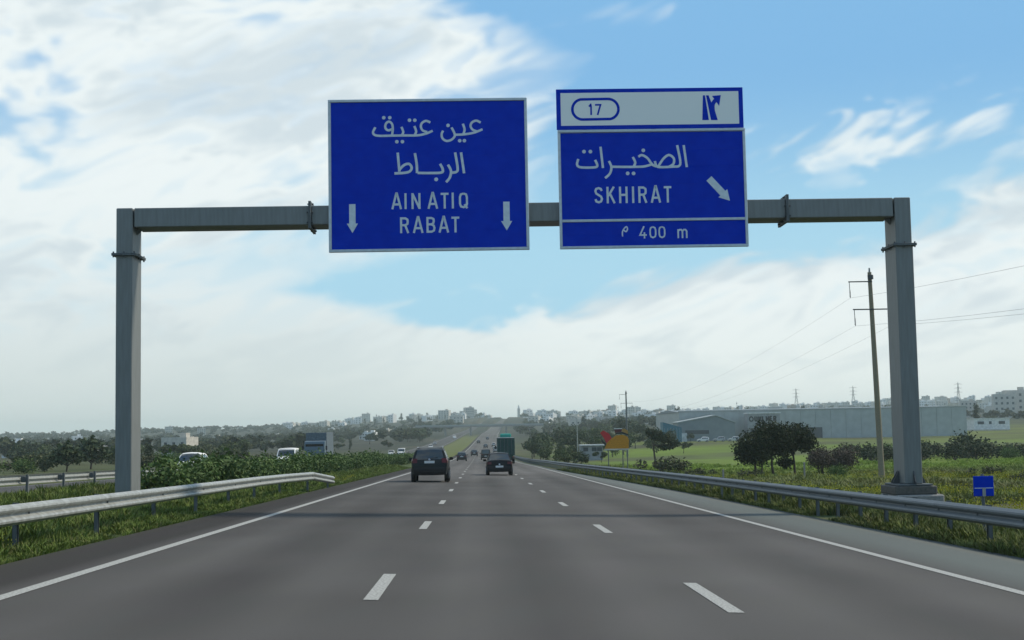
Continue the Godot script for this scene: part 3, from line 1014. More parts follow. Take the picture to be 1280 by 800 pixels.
func make_wheel(t: Node3D, at: Vector3, r: float, wide: float) -> void:
	var st := begin()
	var s := signf(at.x)
	tube(st, [Vector3(-wide * 0.5, 0, 0), Vector3(-wide * 0.42, 0, 0), Vector3(wide * 0.42, 0, 0), Vector3(wide * 0.5, 0, 0)], [r * 0.9, r, r, r * 0.9], 20)
	var tyre := obj("wheel", st, M.rubber, t)
	tyre.position = at
	var rim := begin()
	tube(rim, [Vector3(s * (wide * 0.5 - 0.02), 0, 0), Vector3(s * (wide * 0.5 + 0.006), 0, 0)], [r * 0.62, r * 0.60], 16)
	for k in 5:
		var a := TAU * k / 5.0
		box(rim, Vector3(s * (wide * 0.5 + 0.012), cos(a) * r * 0.32, sin(a) * r * 0.32), Vector3(0.012, 0.07, r * 0.5), Basis(Vector3.RIGHT, a + PI / 2))
	obj("rim", rim, M.rim, tyre)

func make_car(called: String, label: String, at: Vector3, pts: Array, w: float, wr: float, belt: float, paint: Material, opt: Dictionary) -> Node3D:
	var t := thing(called, label, opt.get("category", "car"), at, opt.get("turn", 0.0))
	var b := Body.new()
	b.prof = round_profile(pts)
	b.w = w
	b.wr = wr
	b.belt = belt
	b.top = 0.0
	for p in b.prof:
		b.top = maxf(b.top, p.y)
	b.long = b.prof[-1].x - b.prof[0].x
	b.long = 2.0 * maxf(absf(pts[0].x), absf(pts[-1].x)) + 0.1
	b.sill = pts[0].y
	var top: float = b.top
	var st := begin()
	patch(st, func(u, v): return b.skin(u, v * 2.0 - 1.0, 0.0), 70, 10)
	for sgn in [-1.0, 1.0]:
		for i in 40:
			var z0 := lerpf(b.prof[0].x, b.prof[-1].x, i / 40.0)
			var z1 := lerpf(b.prof[0].x, b.prof[-1].x, (i + 1) / 40.0)
			for j in 8:
				var f := func(z: float, q: float) -> Vector3: return b.side(lerpf(b.sill, maxf(b.roof_y(z), b.sill + 0.05), q), z, sgn, 0.0)
				var a: Vector3 = f.call(z0, j / 8.0)
				var c: Vector3 = f.call(z1, (j + 1) / 8.0)
				face(st, [a, f.call(z1, j / 8.0), c, f.call(z0, (j + 1) / 8.0)], Vector3(sgn, 0.1, 0))
	obj("body", st, paint, t)
	st = begin()
	box(st, Vector3(0, b.sill + 0.09, (b.prof[0].x + b.prof[-1].x) * 0.5), Vector3(w * 1.72, 0.12, b.long - 0.5))
	obj("underbody", st, M.black_plastic, t)
	# glass
	var rs0 := b.find(top - 0.10, true)
	var rs1 := b.find(belt + 0.03, true)
	st = begin()
	patch(st, func(u, v): return b.skin(lerpf(rs0, rs1, u), lerpf(-0.86, 0.86, v), 0.010), 6, 8)
	obj("rear_window", st, M.glass, t)
	var fs0 := b.find(belt + 0.04, false)
	var fs1 := b.find(top - 0.07, false)
	st = begin()
	patch(st, func(u, v): return b.skin(lerpf(fs0, fs1, u), lerpf(-0.9, 0.9, v), 0.010), 6, 8)
	obj("windscreen", st, M.glass, t)
	var zf: float = b.at(b.find(belt + 0.2, false)).x + 0.35
	var zr: float = b.at(b.find(belt + 0.2, true)).x - 0.25
	for sgn in [-1.0, 1.0]:
		for k in 3:
			var za := lerpf(zf, zr, k / 3.0) + 0.04
			var zb := lerpf(zf, zr, (k + 1) / 3.0) - 0.04
			st = begin()
			patch(st, func(u, v): return b.side(lerpf(belt + 0.05, minf(b.roof_y(lerpf(za, zb, u)) - 0.11, top - 0.11), v), lerpf(za, zb, u), sgn, 0.008), 4, 3)
			obj("side_window", st, M.glass, t)
		# lamps
		var ly: float = opt.get("lamp_y", belt - 0.12)
		var lh: float = opt.get("lamp_h", 0.2)
		var sa := b.find(ly + lh * 0.5, true)
		var sb := b.find(ly - lh * 0.5, true)
		st = begin()
		patch(st, func(u, v): return b.skin(lerpf(sa, sb, u), sgn * lerpf(opt.get("lamp_in", 0.62), 0.99, v), 0.016), 3, 4)
		patch(st, func(u, v): return b.side(lerpf(ly - lh * 0.5, ly + lh * 0.5, v), b.at((sa + sb) * 0.5).x - 0.03 - 0.22 * u, sgn, 0.012), 3, 2)
		obj("tail_lamp", st, M.tail, t)
		var fa := b.find(belt - 0.26, false)
		var fb := b.find(belt - 0.12, false)
		st = begin()
		patch(st, func(u, v): return b.skin(lerpf(fa, fb, u), sgn * lerpf(0.55, 0.97, v), 0.016), 3, 4)
		obj("headlamp", st, M.steel, t)
		# mirror
		st = begin()
		box(st, Vector3(sgn * (w + 0.10), belt + 0.07, zf + 0.12), Vector3(0.20, 0.15, 0.09), Basis.IDENTITY, 0.03)
		box(st, Vector3(sgn * (w - 0.0), belt + 0.02, zf + 0.12), Vector3(0.10, 0.04, 0.05))
		obj("wing_mirror", st, opt.get("mirror", paint), t)
		# wheels with dark arches
		var wb: float = opt.get("wheelbase", 2.6)
		var r: float = opt.get("wheel_r", 0.33)
		for z in [-wb * 0.5 - 0.05, wb * 0.5 - 0.05]:
			st = begin()
			tube(st, [Vector3(sgn * (w - 0.10), r, z), Vector3(sgn * (w - 0.012), r, z)], [r + 0.07, r + 0.055], 20)
			obj("wheel_arch", st, M.black_plastic, t)
			make_wheel(t, Vector3(sgn * (w - 0.105), r, z), r, 0.225)
	# bumper, plate recess, plate
	var by: float = b.sill + 0.16
	var s0 := b.find(by + 0.20, true)
	st = begin()
	patch(st, func(u, v): return b.skin(lerpf(s0, 1.0, u), lerpf(-0.985, 0.985, v), 0.03), 4, 10)
	obj("bumper", st, opt.get("bumper", M.black_plastic), t)
	var py: float = opt.get("plate_y", belt - 0.15)
	var ps := b.find(py, true)
	var pc := b.skin(ps, 0.0, 0.03)
	st = begin()
	box(st, pc, Vector3(0.50, 0.12, 0.012), Basis.IDENTITY, 0.004)
	obj("number_plate", st, M.plate, t)
	st = begin()
	tube(st, [b.skin(b.find(py + 0.13, true), 0.0, 0.005), b.skin(b.find(py + 0.13, true), 0.0, 0.03)], [0.055, 0.05], 12)
	obj("emblem", st, M.steel, t)
	if opt.get("spoiler", false):
		st = begin()
		var sp := b.skin(b.find(top - 0.03, true), 0.0, 0.0)
		box(st, Vector3(0, top - 0.015, sp.z - 0.02), Vector3(wr * 1.9, 0.045, 0.34), Basis(Vector3.RIGHT, 0.10), 0.015)
		obj("spoiler", st, M.black_plastic, t)
	if opt.get("roof_rails", false):
		for sgn in [-1.0, 1.0]:
			st = begin()
			tube(st, [Vector3(sgn * wr * 0.93, top - 0.03, -0.6), Vector3(sgn * wr * 0.95, top + 0.045, -0.4), Vector3(sgn * wr * 0.95, top + 0.04, 1.2), Vector3(sgn * wr * 0.93, top - 0.05, 1.4)], [0.016, 0.018, 0.018, 0.016], 6)
			obj("roof_rail", st, M.steel, t)
	if opt.get("wiper", false):
		var wa := b.skin(lerpf(rs0, rs1, 0.97), 0.0, 0.03)
		var wbk := b.skin(lerpf(rs0, rs1, 0.8), 0.5, 0.035)
		st = begin()
		tube(st, [wa, wbk], [0.014, 0.009], 5)
		obj("wiper", st, M.black_plastic, t)
	st = begin()
	tube(st, [Vector3(-w * 0.55, b.sill - 0.01, b.prof[-1].x - 0.3), Vector3(-w * 0.55, b.sill - 0.02, b.prof[-1].x + 0.05)], [0.03, 0.03], 8)
	obj("exhaust", st, M.steel, t)
	return t

func car_paint(c: Color) -> StandardMaterial3D:
	var m := mat(c, 0.5, 0.0, 0.2)
	m.clearcoat_enabled = true
	m.clearcoat = 0.15
	m.clearcoat_roughness = 0.08
	return m

func make_truck(called: String, label: String, at: Vector3, box_m: Material, cab_m: Material, w: float, h: float, long: float, cap: Material) -> Node3D:
	var t := thing(called, label, "truck", at)
	var st := begin()
	box(st, Vector3(0, 1.15 + (h - 1.15) * 0.5, 0), Vector3(w, h - 1.15, long), Basis.IDENTITY, 0.03)
	obj("cargo_box", st, box_m, t)
	for sgn in [-1.0, 1.0]:
		st = begin()
		box(st, Vector3(sgn * w * 0.245, 1.2 + (h - 1.3) * 0.5, long * 0.5 + 0.012), Vector3(w * 0.47, h - 1.42, 0.024), Basis.IDENTITY, 0.008)
		var door := obj("rear_door", st, box_m, t)
		st = begin()
		for k in 2:
			tube(st, [Vector3(sgn * w * (0.10 + 0.22 * k), 1.3, long * 0.5 + 0.045), Vector3(sgn * w * (0.10 + 0.22 * k), h - 0.2, long * 0.5 + 0.045)], [0.018, 0.018], 6)
		obj("locking_bar", st, M.galv_dark, door)
		st = begin()
		box(st, Vector3(sgn * w * 0.40, 0.95, long * 0.5 + 0.02), Vector3(0.28, 0.14, 0.05), Basis.IDENTITY, 0.01)
		obj("tail_lamp", st, M.tail, t)
		for z in [long * 0.5 - 1.0, long * 0.5 - 2.2, -long * 0.5 - 0.9]:
			make_wheel(t, Vector3(sgn * (w * 0.5 - 0.2), 0.5, z), 0.5, 0.36)
	if cap:
		st = begin()
		box(st, Vector3(0, h + 0.30, -0.3), Vector3(w * 0.62, 0.60, long * 0.8), Basis.IDENTITY, 0.12)
		obj("tarpaulin_load", st, cap, t)
		st = begin()
		box(st, Vector3(0, h + 0.04, long * 0.5 - 0.05), Vector3(w * 0.9, 0.075, 0.12), Basis.IDENTITY, 0.01)
		obj("top_rail", st, M.render_white, t)
	st = begin()
	box(st, Vector3(0, 0.98, -0.4), Vector3(0.9, 0.22, long + 1.6))
	obj("chassis", st, M.black_plastic, t)
	st = begin()
	box(st, Vector3(0, 0.55, long * 0.5 - 0.1), Vector3(w * 0.9, 0.12, 0.1), Basis.IDENTITY, 0.01)
	obj("bumper", st, M.galv_dark, t)
	st = begin()
	prism(st, [Vector2(0.5, 0.55), Vector2(2.05, 0.55), Vector2(2.05, 2.3), Vector2(1.85, 2.95), Vector2(0.5, 3.05)], -w * 0.48, w * 0.48)
	var cab := obj("cab", st, cab_m, t)
	cab.rotation.y = PI / 2
	cab.position = Vector3(0, 0, -long * 0.5 + 0.2)
	st = begin()
	box(st, Vector3(0, 2.25, -long * 0.5 - 1.80), Vector3(w * 0.86, 0.85, 0.03), Basis(Vector3.RIGHT, -0.12))
	obj("windscreen", st, M.glass, t)
	for sgn in [-1.0, 1.0]:
		st = begin()
		box(st, Vector3(sgn * w * 0.36, 0.95, -long * 0.5 - 1.87), Vector3(0.34, 0.2, 0.04), Basis.IDENTITY, 0.01)
		obj("headlamp", st, M.steel, t)
		st = begin()
		box(st, Vector3(sgn * (w * 0.5 + 0.15), 2.2, -long * 0.5 - 1.6), Vector3(0.2, 0.5, 0.1), Basis.IDENTITY, 0.03)
		obj("wing_mirror", st, M.black_plastic, t)
	return t

# ------------------------------------------------------------------ foliage
func leaf_mesh(clumps: Array, count: int, size: float, dark: Color, light: Color, seed_: int, flat := 0.0) -> ArrayMesh:
	# clumps: [centre, radii]; many small leaf sprays, denser towards each clump's outside, with gaps
	var r := RandomNumberGenerator.new()
	r.seed = seed_
	var v := PackedVector3Array()
	var nr := PackedVector3Array()
	var c := PackedColorArray()
	var idx := PackedInt32Array()
	var vol := []
	var sum := 0.0
	for q in clumps:
		sum += pow(q[1].x * q[1].y * q[1].z, 0.67)
		vol.append(sum)
	for i in count:
		var pick := r.randf() * sum
		var k := 0
		while vol[k] < pick:
			k += 1
		var dir := Vector3(r.randfn(), r.randfn(), r.randfn()).normalized()
		var rad := pow(r.randf(), 0.38) * (0.86 + 0.28 * n_c.get_noise_3d(dir.x * 90.0 + k * 31.0, dir.y * 90.0, dir.z * 90.0) * 1.6)
		var p: Vector3 = clumps[k][0] + dir * clumps[k][1] * rad
		var nrm := (dir * 0.7 + Vector3(r.randfn(), r.randfn(), r.randfn()).normalized() * 0.9 + Vector3.UP * flat).normalized()
		var b := frame_of(nrm)
		var a := r.randf() * TAU
		var s := size * r.randf_range(0.55, 1.25)
		var u := (b.x * cos(a) + b.z * sin(a)) * s
		var w := (b.z * cos(a) - b.x * sin(a)) * s * r.randf_range(0.45, 0.8)
		var base := v.size()
		v.append_array([p - u, p - w * 0.9 + u * 0.1, p + u, p + w + u * 0.05])
		var col := dark.lerp(light, clampf(r.randf() * 0.75 + 0.25 * n_c.get_noise_3d(p.x * 20.0, p.y * 20.0, p.z * 20.0) + 0.1, 0.0, 1.0))
		for z in 4:
			nr.append(nrm)
			c.append(col)
		idx.append_array([base, base + 1, base + 2, base, base + 2, base + 3])
	var arr := []
	arr.resize(Mesh.ARRAY_MAX)
	arr[Mesh.ARRAY_VERTEX] = v
	arr[Mesh.ARRAY_NORMAL] = nr
	arr[Mesh.ARRAY_COLOR] = c
	arr[Mesh.ARRAY_INDEX] = idx
	var m := ArrayMesh.new()
	m.add_surface_from_arrays(Mesh.PRIMITIVE_TRIANGLES, arr)
	return m

func blobs(n: int, centre: Vector3, spread: Vector3, r0: float, r1: float, squash: float, seed_: int) -> Array:
	var r := RandomNumberGenerator.new()
	r.seed = seed_
	var out := []
	for i in n:
		var d := Vector3(r.randfn(), r.randfn() * 0.8, r.randfn()) * 0.55
		d = d.limit_length(1.0)
		var q := r.randf_range(r0, r1)
		out.append([centre + d * spread, Vector3(q, q * squash, q)])
	return out

func limbs(st: SurfaceTool, foot: Vector3, fork: Vector3, r: float, clumps: Array, seed_: int) -> void:
	var g := RandomNumberGenerator.new()
	g.seed = seed_
	var bend := Vector3(g.randf_range(-0.06, 0.06), 0, g.randf_range(-0.06, 0.06)) * foot.distance_to(fork)
	tube(st, [foot - Vector3(0, 0.15, 0), foot + Vector3(0, 0.12, 0), foot.lerp(fork, 0.5) + bend, fork], [r * 1.5, r * 1.05, r * 0.85, r * 0.7], 8)
	for q in clumps:
		var to: Vector3 = q[0]
		var mid := fork.lerp(to, 0.55) + Vector3(0, -0.06 * fork.distance_to(to), 0)
		tube(st, [fork - Vector3(0, 0.05, 0), mid, to], [r * 0.5, r * 0.32, r * 0.1], 5)

var proto := {}

func make_tree_protos() -> void:
	# [crown mesh, trunk mesh]; trees are 1 unit = 1 metre at the size named here
	var defs := {
		"round": [7.0, 9, Vector3(2.5, 1.9, 2.5), 1.0, 1.7, 0.85, 900, 0.34, Color(0.042, 0.064, 0.027), Color(0.108, 0.135, 0.054)],
		"dark": [8.0, 10, Vector3(3.0, 2.2, 3.0), 1.1, 1.8, 0.85, 1000, 0.36, Color(0.025, 0.042, 0.025), Color(0.066, 0.088, 0.044)],
		"olive": [5.0, 8, Vector3(2.3, 1.2, 2.3), 0.8, 1.3, 0.8, 800, 0.28, Color(0.055, 0.068, 0.036), Color(0.115, 0.125, 0.065)],
		"tall": [10.0, 8, Vector3(1.0, 3.6, 1.0), 0.7, 1.1, 1.6, 800, 0.30, Color(0.022, 0.036, 0.020), Color(0.055, 0.070, 0.034)],
		"spread": [6.0, 9, Vector3(3.4, 1.0, 3.4), 0.9, 1.5, 0.62, 900, 0.33, Color(0.028, 0.042, 0.019), Color(0.075, 0.092, 0.036)],
	}
	var k := 0
	for name_ in defs:
		var f: Array = defs[name_]
		var centre := Vector3(0, f[0] * 0.52, 0)
		var cl := blobs(f[1] + 3, centre, f[2] * Vector3(1, 1.15, 1), f[3] * 1.05, f[4] * 1.1, f[5], 100 + k)
		var trunk := begin()
		limbs(trunk, Vector3.ZERO, Vector3(0, f[0] * 0.26, 0), f[0] * 0.022, cl.slice(0, 6), 50 + k)
		proto[name_] = [leaf_mesh(cl, f[6], f[7], f[8], f[9], 200 + k), trunk.commit()]
		k += 1
	var bushes := {
		"shrub": [5, Vector3(0.8, 0.35, 0.8), 0.45, 0.7, 1500, 0.062, Color(0.045, 0.080, 0.026), Color(0.125, 0.185, 0.060)],
		"shrub_b": [6, Vector3(1.0, 0.3, 0.7), 0.4, 0.65, 1500, 0.062, Color(0.040, 0.068, 0.024), Color(0.108, 0.158, 0.054)],
		"shrub_dark": [6, Vector3(1.0, 0.3, 0.8), 0.45, 0.7, 900, 0.09, Color(0.016, 0.028, 0.014), Color(0.046, 0.062, 0.028)],
		"scrub": [6, Vector3(1.1, 0.25, 1.0), 0.35, 0.6, 600, 0.10, Color(0.040, 0.048, 0.026), Color(0.085, 0.085, 0.048)],
	}
	for name_ in bushes:
		var f: Array = bushes[name_]
		var cl := blobs(f[0], Vector3(0, 0.62, 0), f[1], f[2], f[3], 0.95, 300 + k)
		var stem := begin()
		for q in cl.slice(0, 4):
			tube(stem, [Vector3(0, -0.1, 0), q[0] * 0.5, q[0]], [0.04, 0.03, 0.012], 5)
		proto[name_] = [leaf_mesh(cl, f[4], f[5], f[6], f[7], 400 + k), stem.commit()]
		k += 1

func plant(kind: String, called: String, label: String, category: String, at: Vector3, size: Vector3, turn: float, group := "") -> Node3D:
	var t := thing(called, label, category, at, turn, group)
	t.scale = size
	mesh_node("crown" if category == "tree" else "foliage", proto[kind][0], M.leaf, t)
	mesh_node("trunk" if category == "tree" else "stem", proto[kind][1], M.bark, t)
	return t

func build_near_trees() -> void:
	# three stone pines in the field
	var spec := [
		[Vector2(23.7, 118.0), 4.6, [[Vector3(-0.3, 3.0, 0), Vector3(1.35, 1.2, 1.3)], [Vector3(0.6, 3.5, 0.3), Vector3(0.9, 0.8, 0.9)], [Vector3(-0.8, 2.5, -0.2), Vector3(1.0, 0.9, 1.0)], [Vector3(0.2, 2.3, 0.5), Vector3(1.0, 0.8, 0.9)]], "leftmost of the three dark pines, round crown over two thin stems", 2],
		[Vector2(25.4, 119.0), 5.4, [[Vector3(-0.2, 4.3, 0), Vector3(1.45, 0.85, 1.4)], [Vector3(0.5, 3.6, 0.4), Vector3(1.2, 0.8, 1.1)], [Vector3(-0.9, 3.3, -0.3), Vector3(1.1, 0.9, 1.0)], [Vector3(0.3, 2.8, 0.0), Vector3(1.0, 0.7, 0.9)]], "middle and tallest of the three dark pines with one straight trunk", 1],
		[Vector2(27.7, 121.0), 5.2, [[Vector3(0.2, 4.0, 0), Vector3(1.4, 0.95, 1.3)], [Vector3(0.9, 3.3, 0.3), Vector3(1.0, 0.75, 1.0)], [Vector3(-0.7, 3.1, -0.2), Vector3(0.9, 0.9, 0.9)], [Vector3(-0.9, 1.6, 0.2), Vector3(0.7, 0.45, 0.6)]], "rightmost of the three dark pines with a low side branch", 1],
	]
	for i in spec.size():
		var q: Array = spec[i]
		var p := on_ground(q[0].x, q[0].y)
		var t := thing("stone_pine", q[3], "tree", p, 0.0, "dark pines behind the right guardrail")
		var st := begin()
		limbs(st, Vector3.ZERO, Vector3(-0.1, q[1] * 0.40, 0), 0.12, q[2], 70 + i)
		if q[4] == 2:
			limbs(st, Vector3(0.45, 0, 0.1), Vector3(0.35, q[1] * 0.42, 0.1), 0.08, [q[2][1]], 75)
		obj("trunk", st, M.bark, t)
		mesh_node("crown", leaf_mesh(q[2].map(func(z): return [z[0] - Vector3(0, 0.3, 0), z[1] * 1.32]), 6500, 0.12, Color(0.012, 0.019, 0.010), Color(0.036, 0.050, 0.020), 500 + i, 0.3), M.leaf, t)
	# bare brown thicket to their right
	var bp := on_ground(32.5, 130.0)
	var b := thing("brown_bush", "wide brown half-bare thicket right of the dark pines", "bush", bp)
	var cl := blobs(10, Vector3(0, 1.5, 0), Vector3(2.9, 0.8, 1.5), 1.0, 1.4, 0.9, 77)
	mesh_node("foliage", leaf_mesh(cl, 6500, 0.10, Color(0.050, 0.040, 0.034), Color(0.105, 0.082, 0.066), 510), M.leaf, b)
	var tw := begin()
	for q in cl:
		tube(tw, [Vector3(q[0].x * 0.3, -0.1, 0), q[0] * 0.6, q[0] + Vector3(0, q[1].y * 0.7, 0)], [0.06, 0.04, 0.01], 5)
	obj("stem", tw, M.bark, b)
	# thin leaning tree with a wind-blown crown
	var tp := on_ground(24.0, 190.0)
	var t2 := thing("leaning_tree", "slim lone tree with dark crown blown to the right beside the orange board", "tree", tp)
	var cl2 := [[Vector3(0.5, 4.2, 0), Vector3(1.2, 0.9, 1.1)], [Vector3(1.6, 3.8, 0.2), Vector3(1.3, 0.7, 1.0)], [Vector3(2.8, 3.2, 0), Vector3(1.0, 0.5, 0.8)], [Vector3(-0.4, 4.7, 0), Vector3(0.8, 0.6, 0.8)], [Vector3(1.9, 2.6, -0.2), Vector3(1.5, 0.45, 0.9)]]
	var s2 := begin()
	limbs(s2, Vector3(0.3, 0, 0), Vector3(0, 2.9, 0), 0.15, cl2, 91)
	obj("trunk", s2, M.bark, t2)
	mesh_node("crown", leaf_mesh(cl2, 2600, 0.17, Color(0.020, 0.030, 0.018), Color(0.055, 0.068, 0.036), 520), M.leaf, t2)

func build_plants() -> void:
	var r := RandomNumberGenerator.new()
	r.seed = 11
	# planted hedge of shrubs in the central reserve
	var d := 47.5
	var k := 0
	while d < 300.0:
		var kind: String = ["shrub", "shrub_b"][k % 2]
		var tall := r.randf_range(0.95, 1.35) * 1.15
		if d < 54.0:
			tall *= 0.90
		var where := "first after the left gantry leg" if k == 0 else ("near part of the reserve hedge" if d < 58.0 else ("reserve hedge past the guardrail end" if d < 95.0 else ("reserve hedge left of the estate car" if d < 190.0 else "far along the reserve hedge")))
		var look: String = ["dense dark green", "loose mid green"][k % 2] + (" tall" if tall > 1.22 else (" low" if tall < 1.05 else ""))
		plant(kind, "reserve_shrub", "%s shrub, %s" % [look, where], "shrub", on_ground(-10.7 + r.randf_range(-0.4, 0.4), d), Vector3(tall * 1.15, tall, tall * 1.1), r.randf() * TAU, "shrubs planted along the central reserve")
		d += r.randf_range(1.7, 2.7) * (1.0 + d * 0.004)
		k += 1
	# bushes beyond the other carriageway
	for i in 46:
		var dd := 48.0 + pow(i / 46.0, 1.4) * 260.0
		var x := -31.0 - r.randf() * (6.0 + dd * 0.16)
		var kind: String = ["scrub", "shrub", "shrub_b", "scrub"][i % 4]
		var s := r.randf_range(1.1, 1.9)
		var px := 596.0 + 1720.0 * x / dd
		if px < -60.0 or px > 560.0:
			continue
		plant(kind, "roadside_bush", "%s bush past the opposite carriageway, %s" % [["dull olive", "bright green", "dark green", "grey-green"][i % 4] + (" tall" if s > 1.6 else ""), spot(px)], "bush", on_ground(x, dd), Vector3(s * 1.3, s, s * 1.3), r.randf() * TAU, "bushes beyond the opposite carriageway")
	# shrubs in the right-hand field: (image-independent) x, d, size, kind
	for q in [[18.4, 140, 1.5, "scrub", "grey-green low bush before the slim lone tree"], [20.2, 143, 1.2, "scrub", "small grey bush beside the slim lone tree"], [46.0, 175, 1.6, "shrub_dark", "dark bush left of the utility pole base"], [43.0, 168, 1.2, "shrub", "round green bush near the brown thicket"],
		[57.0, 195, 1.9, "shrub_dark", "dark bush just left of the right gantry leg"], [64.0, 198, 2.0, "shrub_dark", "dark bush just right of the right gantry leg"], [68.0, 196, 1.7, "shrub_dark", "low dark bush in the shrub row past the gantry leg"], [73.0, 202, 2.2, "shrub_dark", "broad bush in the middle of the right shrub row"],
		[77.0, 198, 1.6, "shrub", "low bush in the right shrub row above the small blue sign"], [81.0, 200, 1.9, "shrub_dark", "dark bush near the right end of the shrub row"], [86.0, 201, 1.7, "shrub_dark", "last bush of the right shrub row"],
		[75.0, 212, 3.0, "shrub_dark", "tallest bush behind the right shrub row"], [66.0, 240, 2.0, "scrub", "brown scrub on the slope behind the gantry leg"], [74.0, 250, 1.8, "shrub", "round bush alone on the slope under the warehouse end"],
		[26.2, 100, 0.9, "shrub", "small bush at the foot of the utility pole"], [22.0, 112, 0.7, "scrub", "low scrub in front of the leftmost pine"], [20.0, 125, 0.8, "scrub", "low scrub in the field left of the pines"], [34.0, 92, 0.7, "scrub", "dry weed clump right of the gantry leg"], [30.0, 76, 0.6, "scrub", "grey weed clump in the yellow flowers"]]:
		plant(q[3], "field_bush", q[4], "bush", on_ground(q[0], q[1]), Vector3(q[2] * 1.35, q[2], q[2] * 1.2), r.randf() * TAU)
	for i in 26:
		var x := 58.0 + i * 1.9 + r.randf_range(-0.8, 0.8)
		var dd := 208.0 + r.randf_range(-6, 10) + i * 0.6
		var tall := r.randf_range(1.2, 2.0)
		plant(["shrub_dark", "shrub_dark", "scrub"][i % 3], "row_shrub", "%s shrub in the field row, %s" % [["dark", "blackish green", "dull brown"][i % 3] + (" tall" if tall > 1.6 else " low"), spot(596.0 + 1720.0 * x / dd)], "shrub", on_ground(x, dd), Vector3(tall * 1.6, tall, tall * 1.3), r.randf() * TAU, "shrubs of the row across the right field")
	# dark belt of trees beyond the truck, and singles on the right
	var belt_k := 0
	for q in [[11.5, 300, 5.0], [15, 320, 5.6], [19, 290, 4.6], [22, 335, 6.5], [26, 310, 5.4], [30, 345, 6.2], [33, 315, 5.0], [37, 350, 6.0], [17, 400, 7.5], [25, 420, 8.0], [34, 430, 7.8], [43, 380, 6.2], [49, 400, 6.0], [12, 250, 3.2], [20.5, 232, 3.0], [14.0, 205, 2.4], [38, 300, 4.2], [43, 290, 3.8], [13.5, 340, 6.5], [16.5, 365, 6.8], [20.5, 360, 7.2], [24, 285, 4.4], [28, 290, 4.8], [33, 370, 7.0], [29, 400, 7.4], [36, 410, 7.6], [40, 430, 7.5], [12.2, 275, 4.2], [13.0, 225, 3.0], [11.8, 186, 2.2], [12.5, 170, 2.0], [15.8, 250, 3.4], [46, 350, 4.6], [52, 380, 5.2]]:
		var kind2: String = ["dark", "round", "spread"][belt_k % 3]
		plant(kind2, "belt_tree", "%s belt tree %s" % [["dense blackish", "mid-green rounded", "broad flat-topped"][belt_k % 3], spot(596.0 + 1720.0 * q[0] / q[1])], "tree", on_ground(q[0], q[1]), Vector3.ONE * (q[2] / 7.0), r.randf() * TAU, "trees of the belt behind the green truck")
		belt_k += 1
	plant("dark", "domed_tree", "large dark domed tree standing against the sky above the orange board", "tree", on_ground(57.5, 520.0), Vector3(1.75, 1.35, 1.75), 0.4)
	for q in [[181.5, 535, 6.0, "dark tree on the left end of the white bungalow"], [188, 548, 6.5, "dark tree behind the white bungalow, left one"], [194, 550, 6.5, "dark tree behind the white bungalow, right one"], [203, 535, 5.5, "dark tree on the right end of the white bungalow"],
		[49, 455, 7.0, "tree between the domed tree and the blue shed"], [56, 470, 8.0, "dark tree behind the blue shed"], [70, 500, 8.0, "tree showing over the gabled hall roof, left"], [79, 505, 9.0, "tall tree showing over the gabled hall roof, right"], [66, 430, 3.5, "small tree in front of the gabled hall"]]:
		plant("dark", "yard_tree", q[3], "tree", on_ground(q[0], q[1]), Vector3.ONE * (q[2] / 8.0), r.randf() * TAU)
	# trees of the left-hand plain
	var n := 0
	var tries := 0
	while n < 140 and tries < 1400:
		tries += 1
		var dd := 150.0 * pow(12.0, r.randf())
		var az := deg_to_rad(r.randf_range(-21.5, -1.5))
		var x := tan(az) * dd
		if x > -38.0 - dd * 0.015:
			continue
		var kind3: String = ["round", "dark", "olive", "spread", "olive", "round", "tall"][n % 7]
		var s := r.randf_range(0.55, 1.05) * (0.7 if dd < 300.0 else 1.0)
		if kind3 == "tall":
			s *= 0.65
		var px := 596.0 + 1720.0 * tan(az)
		plant(kind3, "plain_tree", "%s tree %s, %s" % [{"round": "mid-green rounded", "dark": "dense dark", "olive": "pale olive", "spread": "broad flat-topped", "tall": "slim upright"}[kind3], "near the opposite carriageway" if dd < 260.0 else ("in the left plain" if dd < 700.0 else "far across the plain"), spot(px)], "tree", on_ground(x, dd) - Vector3(0, 1.0 * s, 0), Vector3(s * 1.25, s * 1.1, s * 1.25), r.randf() * TAU, "trees scattered over the left plain")
		n += 1
	# trees among the houses on the slope ahead
	n = 0
	tries = 0
	while n < 250 and tries < 2600:
		tries += 1
		var dd := r.randf_range(560.0, 2350.0)
		var az := deg_to_rad(r.randf_range(-7.0, 23.0) if n % 3 else r.randf_range(-3.0, 9.0))
		var x := tan(az) * dd
		if absf(x - road_x(dd) + 6.0) < 26.0:
			continue
		var kind4: String = ["round", "dark", "olive", "dark", "tall", "spread"][n % 6]
		var s := r.randf_range(0.7, 1.25)
		var px := 596.0 + 1720.0 * tan(az)
		plant(kind4, "hill_tree", "%s tree %s, %s" % [{"round": "mid-green rounded", "dark": "dense dark", "olive": "pale olive", "spread": "broad flat-topped", "tall": "slim upright"}[kind4], "low on the hillside" if dd < 1100.0 else ("halfway uphill" if dd < 1750.0 else "near the crest"), spot(px)], "tree", on_ground(x, dd), Vector3(s * 1.1, s, s * 1.1), r.randf() * TAU, "trees among the hillside houses")
		n += 1

